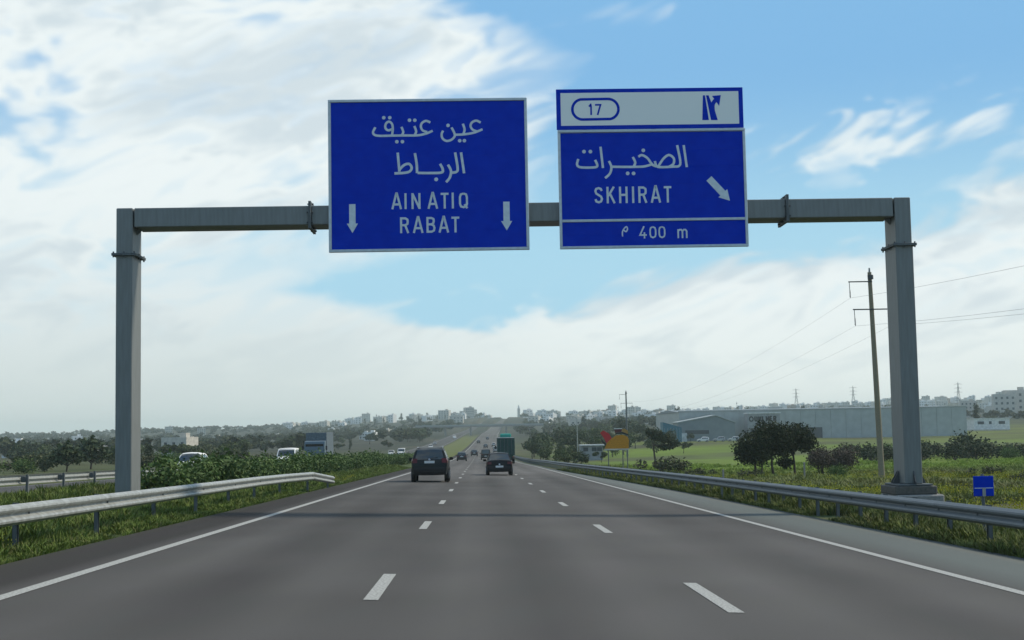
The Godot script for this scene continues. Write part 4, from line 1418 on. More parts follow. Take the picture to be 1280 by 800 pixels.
func spot(px: float) -> String:
	for q in [[60, "at the left edge"], [145, "left of the gantry's left leg"], [225, "right of the gantry's left leg"], [300, "behind the first white car"], [350, "short of the white van"], [395, "behind the blue-grey lorry"], [440, "right of the blue-grey lorry"], [500, "left of the estate car"],
		[560, "over the estate car"], [605, "over the far carriageway"], [655, "over the green truck"], [700, "right of the green truck"], [745, "left of the orange board"], [800, "behind the orange board"], [845, "behind the slim lone tree"], [925, "over the gabled hall"],
		[985, "over the dark hall lettering"], [1060, "over the warehouse and brown thicket"], [1110, "by the utility pole"], [1165, "by the gantry's right leg"], [1215, "under the right-hand pylon"], [1400, "towards the right edge"]]:
		if px < q[0]:
			return q[1]
	return "towards the right edge"

func scatter(called: String, mesh: Mesh, mat_: Material, xf: Array, cols: Array) -> void:
	var mm := MultiMesh.new()
	mm.transform_format = MultiMesh.TRANSFORM_3D
	mm.use_colors = true
	mm.mesh = mesh
	mm.instance_count = xf.size()
	for i in xf.size():
		mm.set_instance_transform(i, xf[i])
		mm.set_instance_color(i, cols[i])
	var o := MultiMeshInstance3D.new()
	o.name = numbered(called)
	o.multimesh = mm
	o.material_override = mat_
	add_child(o)
	o.set_meta("kind", "stuff")

func tuft_mesh(blades: int, seed_: int, spread: float) -> ArrayMesh:
	var r := RandomNumberGenerator.new()
	r.seed = seed_
	var st := begin()
	for i in blades:
		var a := r.randf() * TAU
		var foot := Vector3(cos(a), 0, sin(a)) * r.randf() * spread
		var out := Vector3(cos(a + r.randf_range(-0.8, 0.8)), 0, sin(a)) * r.randf_range(0.1, 0.55)
		var h := r.randf_range(0.55, 1.0)
		var side := Vector3(-sin(a), 0, cos(a)) * 0.035
		var mid := foot + Vector3(0, h * 0.6, 0) + out * 0.35
		var tip := foot + Vector3(0, h, 0) + out
		quad(st, foot - side, mid - side * 0.8, mid + side * 0.8, foot + side)
		tri(st, mid - side * 0.8, tip, mid + side * 0.8)
	return st.commit()

func build_grass() -> void:
	var r := RandomNumberGenerator.new()
	r.seed = 5
	var m := mat(Color.WHITE, 0.85, 0.0, 0.2)
	m.vertex_color_use_as_albedo = true
	m.backlight_enabled = true
	m.backlight = Color(0.30, 0.34, 0.14)
	var tuft := tuft_mesh(11, 3, 0.35)
	var xf := []
	var cols := []
	for i in 30000:
		# verge of the central reserve
		var d := 13.0 + pow(r.randf(), 1.7) * 120.0
		var x := -6.42 - pow(r.randf(), 1.3) * 9.0
		var n := n_b.get_noise_2d(x * 12.0, d * 12.0)
		if n < -0.28:
			continue
		var h := r.randf_range(0.10, 0.26) * (1.0 + 1.1 * maxf(n, 0.0)) * lerpf(0.55, 1.25, sm(-6.4, -8.0, x))
		xf.append(Transform3D(Basis(Vector3.UP, r.randf() * TAU).scaled(Vector3(1.1 * h + 0.12, h, 1.1 * h + 0.12)), ground_v(x, d)))
		cols.append(Color(0.062, 0.098, 0.022).lerp(Color(0.15, 0.20, 0.045), r.randf()).lerp(Color(0.16, 0.14, 0.07), 0.6 * pow(r.randf(), 3.0)))
	scatter("reserve_grass", tuft, m, xf, cols)
	xf = []
	cols = []
	for i in 26000:
		var d := 12.0 + pow(r.randf(), 1.6) * 110.0
		var e := asphalt_right(d)
		var x := e + 0.06 + pow(r.randf(), 1.5) * 6.5
		var n := n_b.get_noise_2d(x * 10.0 + 60.0, d * 10.0)
		if n < -0.18:
			continue
		var h := r.randf_range(0.10, 0.30) * (1.0 + 1.2 * maxf(n, 0.0)) * lerpf(0.6, 1.2, sm(0.1, 1.2, x - e))
		xf.append(Transform3D(Basis(Vector3.UP, r.randf() * TAU).scaled(Vector3(1.1 * h + 0.12, h, 1.1 * h + 0.12)), ground_v(x, d)))
		cols.append(Color(0.048, 0.072, 0.022).lerp(Color(0.15, 0.175, 0.05), r.randf()).lerp(Color(0.17, 0.145, 0.08), 0.6 * pow(r.randf(), 3.0)))
	scatter("roadside_grass", tuft, m, xf, cols)
	xf = []
	cols = []
	for i in 26000:
		var d := 26.0 + pow(r.randf(), 1.3) * 170.0
		var x := 12.5 + r.randf() * (10.0 + d * 0.36)
		var n := n_a.get_noise_2d(x * 9.0, d * 9.0)
		if n < -0.12:
			continue
		var h := r.randf_range(0.18, 0.42) * (1.0 + n)
		xf.append(Transform3D(Basis(Vector3.UP, r.randf() * TAU).scaled(Vector3(h * 1.6 + 0.2, h, h * 1.6 + 0.2)), ground_v(x, d)))
		var c := ground_tint(x, d)
		cols.append((c * r.randf_range(0.75, 1.25)).lerp(Color(0.16, 0.19, 0.05), 0.3))
	scatter("field_grass", tuft, m, xf, cols)
	# yellow flowers in the field and a few in the reserve
	var fl := begin()
	for i in 9:
		var a := TAU * i / 9.0 * 2.3
		var c := Vector3(cos(a) * 0.5 * (i / 9.0 + 0.2), 0.75 + 0.2 * sin(i * 2.0), sin(a) * 0.5 * (i / 9.0 + 0.2))
		for s in 2:
			var b := Basis(Vector3.UP, i * 1.3 + s * 1.5)
			quad(fl, c + b * Vector3(-0.06, 0, 0), c + b * Vector3(0, 0.06, 0.03), c + b * Vector3(0.06, 0, 0), c + b * Vector3(0, -0.05, -0.03))
	xf = []
	cols = []
	for i in 9000:
		var left := i % 9 == 0
		var d := (18.0 + r.randf() * 60.0) if left else (28.0 + pow(r.randf(), 1.2) * 95.0)
		var x := (-6.8 - r.randf() * 7.0) if left else (11.0 + r.randf() * (12.0 + d * 0.33))
		if n_b.get_noise_2d(x * 2.0, d * 2.0 + 70.0) < (0.22 if left else 0.10):
			continue
		var h := r.randf_range(0.25, 0.5) * (0.6 if left else 1.0)
		xf.append(Transform3D(Basis(Vector3.UP, r.randf() * TAU).scaled(Vector3(h, h, h)), ground_v(x, d)))
		cols.append(Color(0.46, 0.40, 0.03).lerp(Color(0.38, 0.37, 0.07), r.randf()))
	scatter("yellow_wildflowers", fl.commit(), m, xf, cols)
	# far-off woodland: one mass of crowns over the slopes and the plain's horizon
	xf = []
	cols = []
	for i in 9000:
		var az := deg_to_rad(r.randf_range(-24.0, 25.0))
		var d := (420.0 if az < -0.04 else 720.0) + pow(r.randf(), 0.9) * 3000.0
		var x := tan(az) * d
		if n_a.get_noise_2d(x * 0.9, d * 0.5) < (-0.10 if az > -0.09 else -0.06) or absf(x - road_x(d) + 6.0) < 30.0:
			continue
		var s := r.randf_range(0.5, 1.15)
		if az > -0.09 and d > 1350.0:
			if r.randf() < 0.7:
				continue
			s *= 0.62
		xf.append(Transform3D(Basis(Vector3.UP, r.randf() * TAU).scaled(Vector3(s * 1.2, s, s * 1.2)), on_ground(x, d)))
		cols.append(Color(1, 1, 1).lerp(Color(0.7, 0.75, 0.7), r.randf()))
	var far_tree := leaf_mesh(blobs(7, Vector3(0, 3.6, 0), Vector3(3.0, 1.6, 3.0), 1.2, 2.0, 0.8, 611), 130, 1.0, Color(0.022, 0.034, 0.018), Color(0.060, 0.072, 0.036), 612)
	scatter("far_woodland", far_tree, M.leaf, xf, cols)

func ground_v(x: float, d: float) -> Vector3:
	return Vector3(x + road_x(d), height(x + road_x(d), d) - 0.01, -d)

# ------------------------------------------------------------------ buildings
func make_house(kind: int) -> Node3D:
	# wall, parapet, roof hut, windows and a door; flat roofs
	var t := Node3D.new()
	var w: float = [9.0, 11.0, 8.0, 16.0, 10.0, 12.0][kind]
	var h: float = [6.2, 6.6, 9.4, 4.2, 7.0, 12.5][kind]
	var deep: float = [8.0, 9.0, 8.0, 9.0, 9.0, 10.0][kind]
	var m: Material = [M.render_white, M.render_cream, M.render_white, M.render_grey, M.render_ochre, M.render_cream][kind]
	var st := begin()
	box(st, Vector3(0, h * 0.5 - 1.0, 0), Vector3(w, h + 2.0, deep))
	obj("wall", st, m, t)
	st = begin()
	for q in [[0, deep * 0.5 - 0.1, w + 0.1, 0.2], [0, -deep * 0.5 + 0.1, w + 0.1, 0.2], [w * 0.5 - 0.1, 0, 0.2, deep - 0.41], [-w * 0.5 + 0.1, 0, 0.2, deep - 0.41]]:
		box(st, Vector3(q[0], h + 0.4, q[1]), Vector3(q[2], 0.8, q[3]))
	obj("parapet", st, m, t)
	if kind != 3:
		st = begin()
		box(st, Vector3(w * 0.2, h + 1.2, 0), Vector3(2.8, 2.4, 3.0))
		obj("stair_hut", st, m, t)
	var floors := int(h / 3.0)
	var per := int(w / 3.0)
	for f in floors:
		for i in per:
			st = begin()
			var x := (i + 0.5) * w / per - w * 0.5
			box(st, Vector3(x, f * 3.1 + 1.7, deep * 0.5 + 0.01), Vector3(1.2, 1.3 if not (f == 0 and i == 0) else 2.0, 0.06))
			obj("window" if not (f == 0 and i == 0) else "door", st, M.window, t)
	return t

func build_town() -> void:
	var r := RandomNumberGenerator.new()
	r.seed = 23
	var protos := []
	for k in 6:
		protos.append(make_house(k))
	var looks := ["small white house", "cream two-storey house", "tall white house", "long grey house", "raw ochre house", "cream apartment block"]
	var used := {}
	var n := 0
	var tries := 0
	var put := []
	while n < 298 and tries < 6000:
		tries += 1
		var d := 980.0 + pow(r.randf(), 0.6) * 1480.0
		var az := deg_to_rad(r.randf_range(-8.0, 21.8))
		if (az < -0.02 and d < 1750.0) or (az > 0.145 and az < 0.35 and d < 1850.0):
			continue
		var x := tan(az) * d
		if absf(x - road_x(d) + 6.0) < 34.0:
			continue
		var dens := 0.35 + 0.5 * sm(-0.2, 0.3, n_a.get_noise_2d(x * 1.2 + 300.0, d * 1.2)) + 0.4 * sm(13.0, 20.0, rad_to_deg(az)) + 0.5 * sm(1700, 2400, d)
		if r.randf() > dens:
			continue
		var clear := true
		for q in put:
			if absf(q.x - x) < 12.0 and absf(q.y - d) < 22.0:
				clear = false
				break
		if not clear:
			continue
		put.append(Vector2(x, d))
		var k: int = [0, 0, 1, 2, 3, 4, 0, 1, 0, 0, 1, 0, 3, 5][r.randi() % 14]
		var px := 596.0 + 1720.0 * tan(az)
		var where := "low on the hillside" if d < 1450.0 else ("halfway uphill" if d < 1850.0 else ("high uphill" if d < 2200.0 else "on the crest"))
		copy_of(protos[k], "hillside_house", "%s %s, %s" % [looks[k], where, spot(px)], "house", on_ground(x, d) + Vector3(0, 0.6, 0), r.randf_range(-0.6, 0.6), "houses of the hillside town", Vector3(r.randf_range(0.9, 1.3), r.randf_range(0.8, 1.05), 1.1))
		n += 1
	# scattered farmhouses on the left plain
	for q in [[-84.0, 390, 1, "cream farmhouse right of the gantry's left leg"], [-119.0, 420, 3, "long pale shed left of the gantry's left leg"], [-150.0, 450, 0, "white farmhouse among dark trees, left of the gantry"], [-128, 610, 1, "cream house in the middle of the left plain"],
		[-215, 640, 0, "white house at the far left of the plain"], [-260, 900, 2, "tall white house far across the left plain"], [-180, 950, 1, "cream house far across the left plain"], [-64, 820, 0, "white house right of the blue-grey lorry"],
		[-300, 1500, 5, "pale apartment block on the left horizon"], [-380, 1700, 5, "second pale apartment block on the left horizon"], [-240, 1900, 1, "cream house on the left horizon"], [-160, 1500, 0, "white house on the skyline above the hedge"]]:
		copy_of(protos[q[2]], "farmhouse", q[3], "house", on_ground(q[0], q[1]), r.randf_range(-0.5, 0.5), "", Vector3.ONE * 0.72)
	for i in 16:
		var az := deg_to_rad(-20.5 + i * 1.12 + r.randf_range(-0.3, 0.3))
		var d := r.randf_range(480.0, 1300.0)
		copy_of(protos[[0, 3, 0, 1][i % 4]], "farmhouse", "%s half hidden by trees, %s" % [["small white farmhouse", "low pale farm shed", "tiny white farmhouse", "little cream farmhouse"][i % 4], spot(596.0 + 1720.0 * tan(az))], "house", on_ground(tan(az) * d, d), r.randf_range(-0.5, 0.5), "", Vector3.ONE * 0.62)
	for q in [[346.0, 900, 1.15, "stepped white apartment block rising at the right edge"], [362.0, 920, 1.35, "taller pale apartment block at the right edge, behind the stepped one"], [331.0, 925, 0.85, "lower cream apartment block beside the right edge blocks"]]:
		copy_of(protos[5], "apartment_block", q[3], "building", on_ground(q[0], q[1]), -0.25, "", Vector3.ONE * q[2])
	for p in protos:
		p.free()
	# minaret on the crest
	var mp := on_ground(64.0, 2200.0)
	var t := thing("minaret", "slim pale minaret rising from the hill crest above the green truck", "tower", mp)
	var st := begin()
	box(st, Vector3(0, 7.5, 0), Vector3(4.2, 17.0, 4.2))
	obj("shaft", st, M.render_cream, t)
	st = begin()
	box(st, Vector3(0, 17.5, 0), Vector3(2.2, 3.0, 2.2))
	tube(st, [Vector3(0, 19, 0), Vector3(0, 20.4, 0), Vector3(0, 21.5, 0)], [1.1, 0.8, 0.05], 8)
	obj("lantern", st, M.render_white, t)

func build_works() -> void:
	# long warehouse of vertical cladding panels
	var y := height(110.0, 450.0) - 0.6
	var t := thing("warehouse", "long grey-blue windowless warehouse across the right-hand slope", "warehouse", Vector3(113.0, y, -480.0))
	var L := 95.0
	var H := 9.6
	var st := begin()
	box(st, Vector3(0, H * 0.5, 0), Vector3(L - 0.4, H, 59.6))
	obj("wall", st, M.cladding, t)
	var n := 19
	for i in n:
		st = begin()
		box(st, Vector3(-L * 0.5 + (i + 0.5) * L / n, H * 0.5 + 0.1, 29.86 + 0.012 * (i % 3)), Vector3(L / n - 0.12, H, 0.16))
		obj("cladding_panel", st, M.cladding, t)
	st = begin()
	box(st, Vector3(0, H + 0.28, 29.8), Vector3(L + 0.3, 0.5, 0.5))
	obj("eaves_trim", st, M.galv, t)
	st = begin()
	prism(st, [Vector2(-30, 0), Vector2(30, 0), Vector2(30, 0.1), Vector2(0, 1.1), Vector2(-30, 0.1)], -L * 0.5, L * 0.5)
	var roof := obj("roof", st, M.cladding_dark, t)
	roof.rotation.y = PI / 2
	roof.position.y = H + 0.02
	st = begin()
	box(st, Vector3(-6.0, 2.0, 30.1), Vector3(11.0, 4.0, 0.3))
	obj("loading_door", st, M.dark_steel, t)
	# gabled hall in front of its left end
	y = height(72.0, 435.0) - 0.5
	t = thing("gabled_hall", "darker gabled industrial hall at the left end of the long warehouse", "warehouse", Vector3(72.0, y, -440.0))
	st = begin()
	prism(st, [Vector2(-9, -0.5), Vector2(9, -0.5), Vector2(9, 6.2), Vector2(3.0, 8.4), Vector2(-9, 6.4)], -7.0, 5.0)
	obj("wall", st, M.cladding_dark, t)
	st = begin()
	box(st, Vector3(-3.0, 3.4, 5.06), Vector3(7.5, 1.2, 0.08))
	obj("window_band", st, M.window, t)
	st = begin()
	box(st, Vector3(-7.2, 1.6, 5.08), Vector3(1.8, 3.2, 0.12))
	obj("door", st, M.render_white, t)
	st = begin()
	prism(st, [Vector2(-9.3, 6.35), Vector2(3.0, 8.46), Vector2(9.3, 6.15), Vector2(9.3, 6.45), Vector2(3.0, 8.76), Vector2(-9.3, 6.65)], -7.2, 5.3)
	obj("roof", st, M.cladding, t)
	# pale office front carrying dark lettering
	y = height(92.0, 440.0) - 0.5
	t = thing("office_front", "pale office block with dark lettering on its upper wall, before the warehouse", "office", Vector3(91.6, y, -444.0))
	st = begin()
	box(st, Vector3(0, 4.3, 0), Vector3(10.4, 9.6, 6.0))
	obj("wall", st, M.render_grey, t)
	st = begin()
	box(st, Vector3(0, 9.2, 0.1), Vector3(10.8, 0.35, 6.3))
	obj("cornice", st, M.render_white, t)
	for i in 5:
		st = begin()
		box(st, Vector3(-3.8 + i * 1.9, 3.6, 3.03), Vector3(1.2, 1.5, 0.08))
		obj("window", st, M.window, t)
	var k := 0
	for ch in "UNIMER":
		letter("letter", ch, -3.0 + k * 1.22, 6.55, 1.55, 1.35, 0.46, 3.02, M.black_plastic, t)
		k += 1
	var em := begin()
	var ring := []
	for i in 17:
		ring.append(Vector2(-4.1 + 0.62 * cos(TAU * i / 16.0), 7.3 + 0.7 * sin(TAU * i / 16.0)))
	ribbon(em, ring, 0.36, 3.02)
	obj("emblem", em, M.black_plastic, t)
	# leaning blue shed
	t = thing("blue_shed", "small teal-blue sheet-metal shed left of the gabled hall", "shed", on_ground(60.5, 430.0))
	st = begin()
	prism(st, [Vector2(-3.4, -0.5), Vector2(2.4, -0.5), Vector2(2.4, 4.6), Vector2(-3.4, 6.3)], -3.0, 3.0)
	obj("wall", st, worn(lin(0.055, 0.20, 0.27), 0.6, 0.1, noise_tex(0.02, Color(0.7, 0.7, 0.7), Color.WHITE, 71), 0.2), t)
	st = begin()
	for i in 6:
		box(st, Vector3(-2.9 + i * 0.95, 2.3, 3.02), Vector3(0.08, 4.4, 0.06))
	obj("rib", st, M.galv, t)
	# white bungalow
	t = thing("white_bungalow", "white flat-roofed bungalow with dark windows right of the long warehouse", "house", on_ground(193.3, 520.0) + Vector3(0, 0.2, 0))
	st = begin()
	box(st, Vector3(0, 1.6, 0), Vector3(13.6, 5.0, 9.0))
	obj("wall", st, M.render_white, t)
	st = begin()
	box(st, Vector3(0, 4.22, 0), Vector3(14.2, 0.24, 9.6))
	obj("roof", st, M.render_white, t)
	for q in [[-4.2, 2.6, 2.4], [3.8, 2.6, 2.4], [-0.6, 2.6, 1.0]]:
		st = begin()
		box(st, Vector3(q[0], q[1], 4.53), Vector3(q[2], 1.1, 0.08))
		obj("window", st, M.window, t)
	st = begin()
	box(st, Vector3(-1.8, -0.5, 6.0), Vector3(16.0, 1.2, 0.4))
	obj("garden_wall", st, M.render_cream, t)
	# small grey-white hut left of the orange board
	t = thing("grey_hut", "small pale hut with a dark window band left of the orange board", "hut", on_ground(21.2, 262.0))
	st = begin()
	box(st, Vector3(0, 1.1, 0), Vector3(4.2, 3.4, 3.0))
	obj("wall", st, M.render_grey, t)
	st = begin()
	box(st, Vector3(0.1, 2.9, 0.2), Vector3(4.6, 0.22, 3.6))
	obj("roof", st, M.render_white, t)
	for x in [-1.1, 0.5, 1.5]:
		st = begin()
		box(st, Vector3(x, 2.1, 1.53), Vector3(0.9, 0.7, 0.08))
		obj("window", st, M.window, t)
	# overbridge far ahead
	var by := road_y(930.0) + 5.4
	t = thing("overbridge", "distant grey road bridge crossing the motorway beyond the traffic", "bridge", Vector3(road_x(930.0), by - 5.4, -930.0))
	st = begin()
	box(st, Vector3(-6, 6.05, 0), Vector3(86.0, 0.8, 9.0))
	obj("deck", st, M.concrete, t)
	for s in [-1, 1]:
		st = begin()
		box(st, Vector3(-6, 6.85, 4.4 * s), Vector3(86.0, 0.8, 0.2))
		obj("parapet", st, M.galv, t)
	for x in [-40.0, -29.0, -12.0, 12.0, 28.0]:
		st = begin()
		box(st, Vector3(x, 2.5, 0), Vector3(1.1, 5.9, 7.0))
		obj("pier", st, M.concrete, t)

# ------------------------------------------------------------------ poles, boards and small signs
func build_poles() -> void:
	var tops := []
	for q in [[25.75, 88.0, "wooden utility pole with two crossarms left of the gantry's right leg"], [30.6, 285.0, "distant dark utility pole rising above the orange board"]]:
		var p := on_ground(q[0], q[1])
		var t := thing("utility_pole", q[2], "pole", p)
		var hh := 13.5
		var lean := Vector3(-0.30, hh, 0) if q[1] < 100 else Vector3(0, hh, 0)
		var st := begin()
		tube(st, [Vector3(0, -0.5, 0), lean * 0.5, lean], [0.21, 0.175, 0.13], 12)
		obj("pole", st, M.wood if q[1] < 100 else M.galv_dark, t)
		st = begin()
		tube(st, [lean, lean + Vector3(0, 0.28, 0)], [0.07, 0.05], 8)
		obj("pin_insulator", st, M.render_grey, t)
		st = begin()
		box(st, lean + Vector3(-0.66, -0.62, 0.14), Vector3(1.55, 0.07, 0.07))
		obj("crossarm", st, M.dark_steel, t)
		st = begin()
		box(st, lean + Vector3(0.05, -2.42, 0.14), Vector3(2.5, 0.075, 0.075))
		obj("crossarm", st, M.dark_steel, t)
		for a in [Vector3(-1.38, -0.65, 0.14), Vector3(-1.12, -2.46, 0.14), Vector3(1.22, -2.46, 0.14)]:
			st = begin()
			var pts := [lean + a, lean + a + Vector3(0.04, -1.02, 0)]
			tube(st, pts, [0.022, 0.022], 6)
			for k in 5:
				tube(st, [lean + a + Vector3(0.03, -0.55 - k * 0.09, 0), lean + a + Vector3(0.03, -0.60 - k * 0.09, 0)], [0.055, 0.03], 8)
			obj("insulator_string", st, M.galv_dark, t)
		st = begin()
		tube(st, [lean * 0.965 + Vector3(0, 0, 0.16), lean * 0.985 + Vector3(0, 0, 0.16)], [0.19, 0.19], 10)
		obj("clamp_band", st, M.dark_steel, t)
		tops.append(p + lean)
	# the wires from arm to arm and on towards the next pole behind the camera
	var ends := [Vector3(-1.34, -1.67, 0.14), Vector3(-1.08, -3.48, 0.14), Vector3(1.26, -3.48, 0.14)]
	var near := Vector3(21.5, 11.0, 90.0)
	var names := ["upper left", "lower left", "lower right"]
	for i in 3:
		for s in 2:
			var a: Vector3 = tops[0] + ends[i]
			var b: Vector3 = (tops[1] if s == 0 else near) + ends[i]
			var pts := []
			var rad := []
			for k in 25:
				var u := k / 24.0
				pts.append(a.lerp(b, u) - Vector3(0, 4.0 * 2.6 * u * (1.0 - u), 0))
				rad.append(0.005 if s == 0 else 0.007)
			var st := begin()
			tube(st, pts, rad, 5, false)
			var w := obj("power_wire", st, M.wire)
			tag(w, "%s power wire running from the wooden pole %s" % [names[i], "away to the distant pole" if s == 0 else "overhead past the gantry's right leg"], "wire", "wires of the utility line")
	# grey lamp column
	var lp := on_ground(17.1, 240.0)
	var t2 := thing("lamp_column", "thin pale grey column standing left of the orange board", "lamp post", lp)
	var st2 := begin()
	tube(st2, [Vector3(0, -0.3, 0), Vector3(0, 4, 0), Vector3(0, 7.8, 0)], [0.11, 0.09, 0.06], 8)
	obj("column", st2, M.galv, t2)
	st2 = begin()
	tube(st2, [Vector3(0, 7.7, 0), Vector3(-0.6, 8.0, 0), Vector3(-1.2, 8.05, 0)], [0.05, 0.045, 0.04], 6)
	box(st2, Vector3(-1.45, 8.03, 0), Vector3(0.6, 0.12, 0.25), Basis.IDENTITY, 0.03)
	obj("lamp_head", st2, M.galv, t2)
	# short marker posts in the field
	for q in [[23.6, 100.0, 1.25, "weathered short post between the brown thicket and the pines"], [27.6, 86.0, 1.0, "short pale post at the foot of the utility pole"], [15.9, 90.0, 0.9, "short pale fence post beyond the right guardrail"]]:
		var t3 := thing("marker_post", q[3], "post", on_ground(q[0], q[1]))
		st2 = begin()
		box(st2, Vector3(0, q[2] * 0.5 - 0.15, 0), Vector3(0.11, q[2] + 0.3, 0.11), Basis.IDENTITY, 0.015)
		obj("shaft", st2, M.concrete, t3)
		st2 = begin()
		box(st2, Vector3(0, q[2] + 0.02, 0), Vector3(0.14, 0.05, 0.14), Basis.IDENTITY, 0.015)
		obj("cap", st2, M.concrete, t3)
	# lattice pylons on the skyline
	for q in [[597.0, 1700.0, "tall lattice pylon on the skyline right of the gantry leg"], [520.0, 1900.0, "lattice pylon on the skyline left of the utility pole"], [452.0, 1950.0, "lattice pylon on the skyline above the dark pines"]]:
		var t4 := thing("lattice_pylon", q[2], "pylon", on_ground(q[0], q[1]) - Vector3(0, 1, 0))
		st2 = begin()
		for sx in [-1, 1]:
			for sz in [-1, 1]:
				tube(st2, [Vector3(sx * 3.4, 0, sz * 3.4), Vector3(sx * 1.0, 18, sz * 1.0), Vector3(0, 33, 0)], [0.22, 0.2, 0.16], 4)
		for k in 7:
			var y0 := k * 4.2
			var a0 := lerpf(3.4, 0.6, y0 / 30.0)
			var a1 := lerpf(3.4, 0.6, (y0 + 4.2) / 30.0)
			tube(st2, [Vector3(-a0, y0, a0), Vector3(a1, y0 + 4.2, a1)], [0.13, 0.13], 4)
			tube(st2, [Vector3(a0, y0, a0), Vector3(-a1, y0 + 4.2, a1)], [0.13, 0.13], 4)
		obj("tower", st2, M.galv_dark, t4)
		for y in [20.0, 25.0, 30.0]:
			st2 = begin()
			tube(st2, [Vector3(-5.2, y, 0), Vector3(0, y + 0.6, 0), Vector3(5.2, y, 0)], [0.12, 0.28, 0.12], 4)
			obj("crossarm", st2, M.galv_dark, t4)
	# masts on the crest
	for q in [[-148.0, 2000.0, 14.0, "thin mast on the crest above the blue-grey lorry"], [228.0, 2250.0, 17.0, "thin mast on the crest above the blue shed"], [395.0, 2100.0, 17.0, "thin mast on the crest above the long warehouse"], [124.0, 2200.0, 14.0, "thin mast on the crest left of the orange board"]]:
		var t5 := thing("aerial_mast", q[3], "mast", on_ground(q[0], q[1]) - Vector3(0, 1, 0))
		st2 = begin()
		tube(st2, [Vector3.ZERO, Vector3(0, q[2], 0)], [0.4, 0.22], 6)
		obj("mast", st2, M.galv_dark, t5)
		st2 = begin()
		box(st2, Vector3(0, q[2] * 0.85, 0), Vector3(1.6, 1.4, 0.5))
		obj("aerial", st2, M.galv_dark, t5)

func build_boards() -> void:
	# orange roadside hoarding: a rounded board with a red wing and a dark band, on three posts
	var p := on_ground(14.9, 150.0)
	var t := thing("orange_hoarding", "orange rounded roadside board with red flap and dark top band on thin posts", "billboard", p)
	var orange := worn(lin(0.66, 0.29, 0.015), 0.7, 0.0, noise_tex(0.02, Color(0.75, 0.72, 0.7), Color.WHITE, 81), 0.6)
	var red := mat(lin(0.46, 0.030, 0.032), 0.7)
	var maroon := mat(lin(0.085, 0.018, 0.022), 0.7)
	var sand := mat(lin(0.36, 0.20, 0.055), 0.8)
	var y := 2.4
	var st := begin()
	prism(st, [Vector2(-1.25, y), Vector2(1.35, y), Vector2(1.42, y + 0.9), Vector2(1.25, y + 1.3), Vector2(0.7, y + 1.5), Vector2(0.0, y + 1.42), Vector2(-0.6, y + 1.05), Vector2(-1.05, y + 0.55)], -0.06, 0.0)
	obj("board", st, orange, t)
	st = begin()
	prism(st, [Vector2(-1.05, y + 0.6), Vector2(-0.45, y + 1.15), Vector2(-0.75, y + 1.65), Vector2(-1.35, y + 2.0), Vector2(-1.72, y + 1.75), Vector2(-1.3, y + 1.15)], -0.075, 0.015)
	obj("side_flap", st, red, t)
	st = begin()
	prism(st, [Vector2(-0.05, y + 1.55), Vector2(0.75, y + 1.63), Vector2(1.35, y + 1.38), Vector2(1.35, y + 1.55), Vector2(0.75, y + 1.80), Vector2(-0.05, y + 1.72)], -0.075, 0.015)
	obj("dark_band", st, M.black_plastic, t)
	st = begin()
	prism(st, [Vector2(-0.12, y + 1.72), Vector2(0.62, y + 1.80), Vector2(0.66, y + 2.12), Vector2(-0.15, y + 2.12)], -0.06, 0.0)
	obj("top_flap", st, maroon, t)
	st = begin()
	prism(st, [Vector2(0.66, y + 1.81), Vector2(1.33, y + 1.57), Vector2(1.3, y + 1.95), Vector2(0.95, y + 2.15), Vector2(0.67, y + 2.12)], -0.06, 0.0)
	obj("top_panel", st, sand, t)
	st = begin()
	box(st, Vector3(0.05, y - 0.09, -0.03), Vector3(2.66, 0.17, 0.09), Basis.IDENTITY, 0.02)
	obj("base_lip", st, M.render_cream, t)
	st = begin()
	box(st, Vector3(0.25, y + 2.16, -0.03), Vector3(0.9, 0.07, 0.08))
	obj("top_rail", st, M.render_white, t)
	for x in [-0.85, 0.72, 1.22]:
		st = begin()
		tube(st, [Vector3(x, -0.3, -0.11), Vector3(x, y + 1.2, -0.11)], [0.055, 0.05], 8)
		obj("post", st, M.galv_dark, t)
	st = begin()
	prism(st, [Vector2(-1.62, y + 1.1), Vector2(-1.05, y + 0.5), Vector2(-1.15, y + 0.35), Vector2(-1.6, y + 0.75)], -0.075, 0.01)
	obj("lower_flap", st, M.black_plastic, t)
	# small blue kilometre sign behind the right guardrail
	var q := ground_v(9.35, 25.5)
	var k := thing("kilometre_sign", "small square blue roadside sign with one white line on a short post", "road sign", q)
	var top := 0.54 - q.y
	st = begin()
	box(st, Vector3(0, top - 0.19, 0), Vector3(0.375, 0.37, 0.025), Basis.IDENTITY, 0.006)
	obj("plate", st, M.blue, k)
	st = begin()
	box(st, Vector3(0, top - 0.225, 0.014), Vector3(0.345, 0.012, 0.006))
	obj("white_line", st, M.letter, k)
	st = begin()
	box(st, Vector3(0, top - 0.30, 0.022), Vector3(0.06, 0.16, 0.02), Basis.IDENTITY, 0.004)
	obj("clamp", st, M.galv, k)
	st = begin()
	tube(st, [Vector3(0, -0.3, -0.045), Vector3(0, top + 0.03, -0.045)], [0.032, 0.032], 10)
	obj("post", st, M.galv_dark, k)

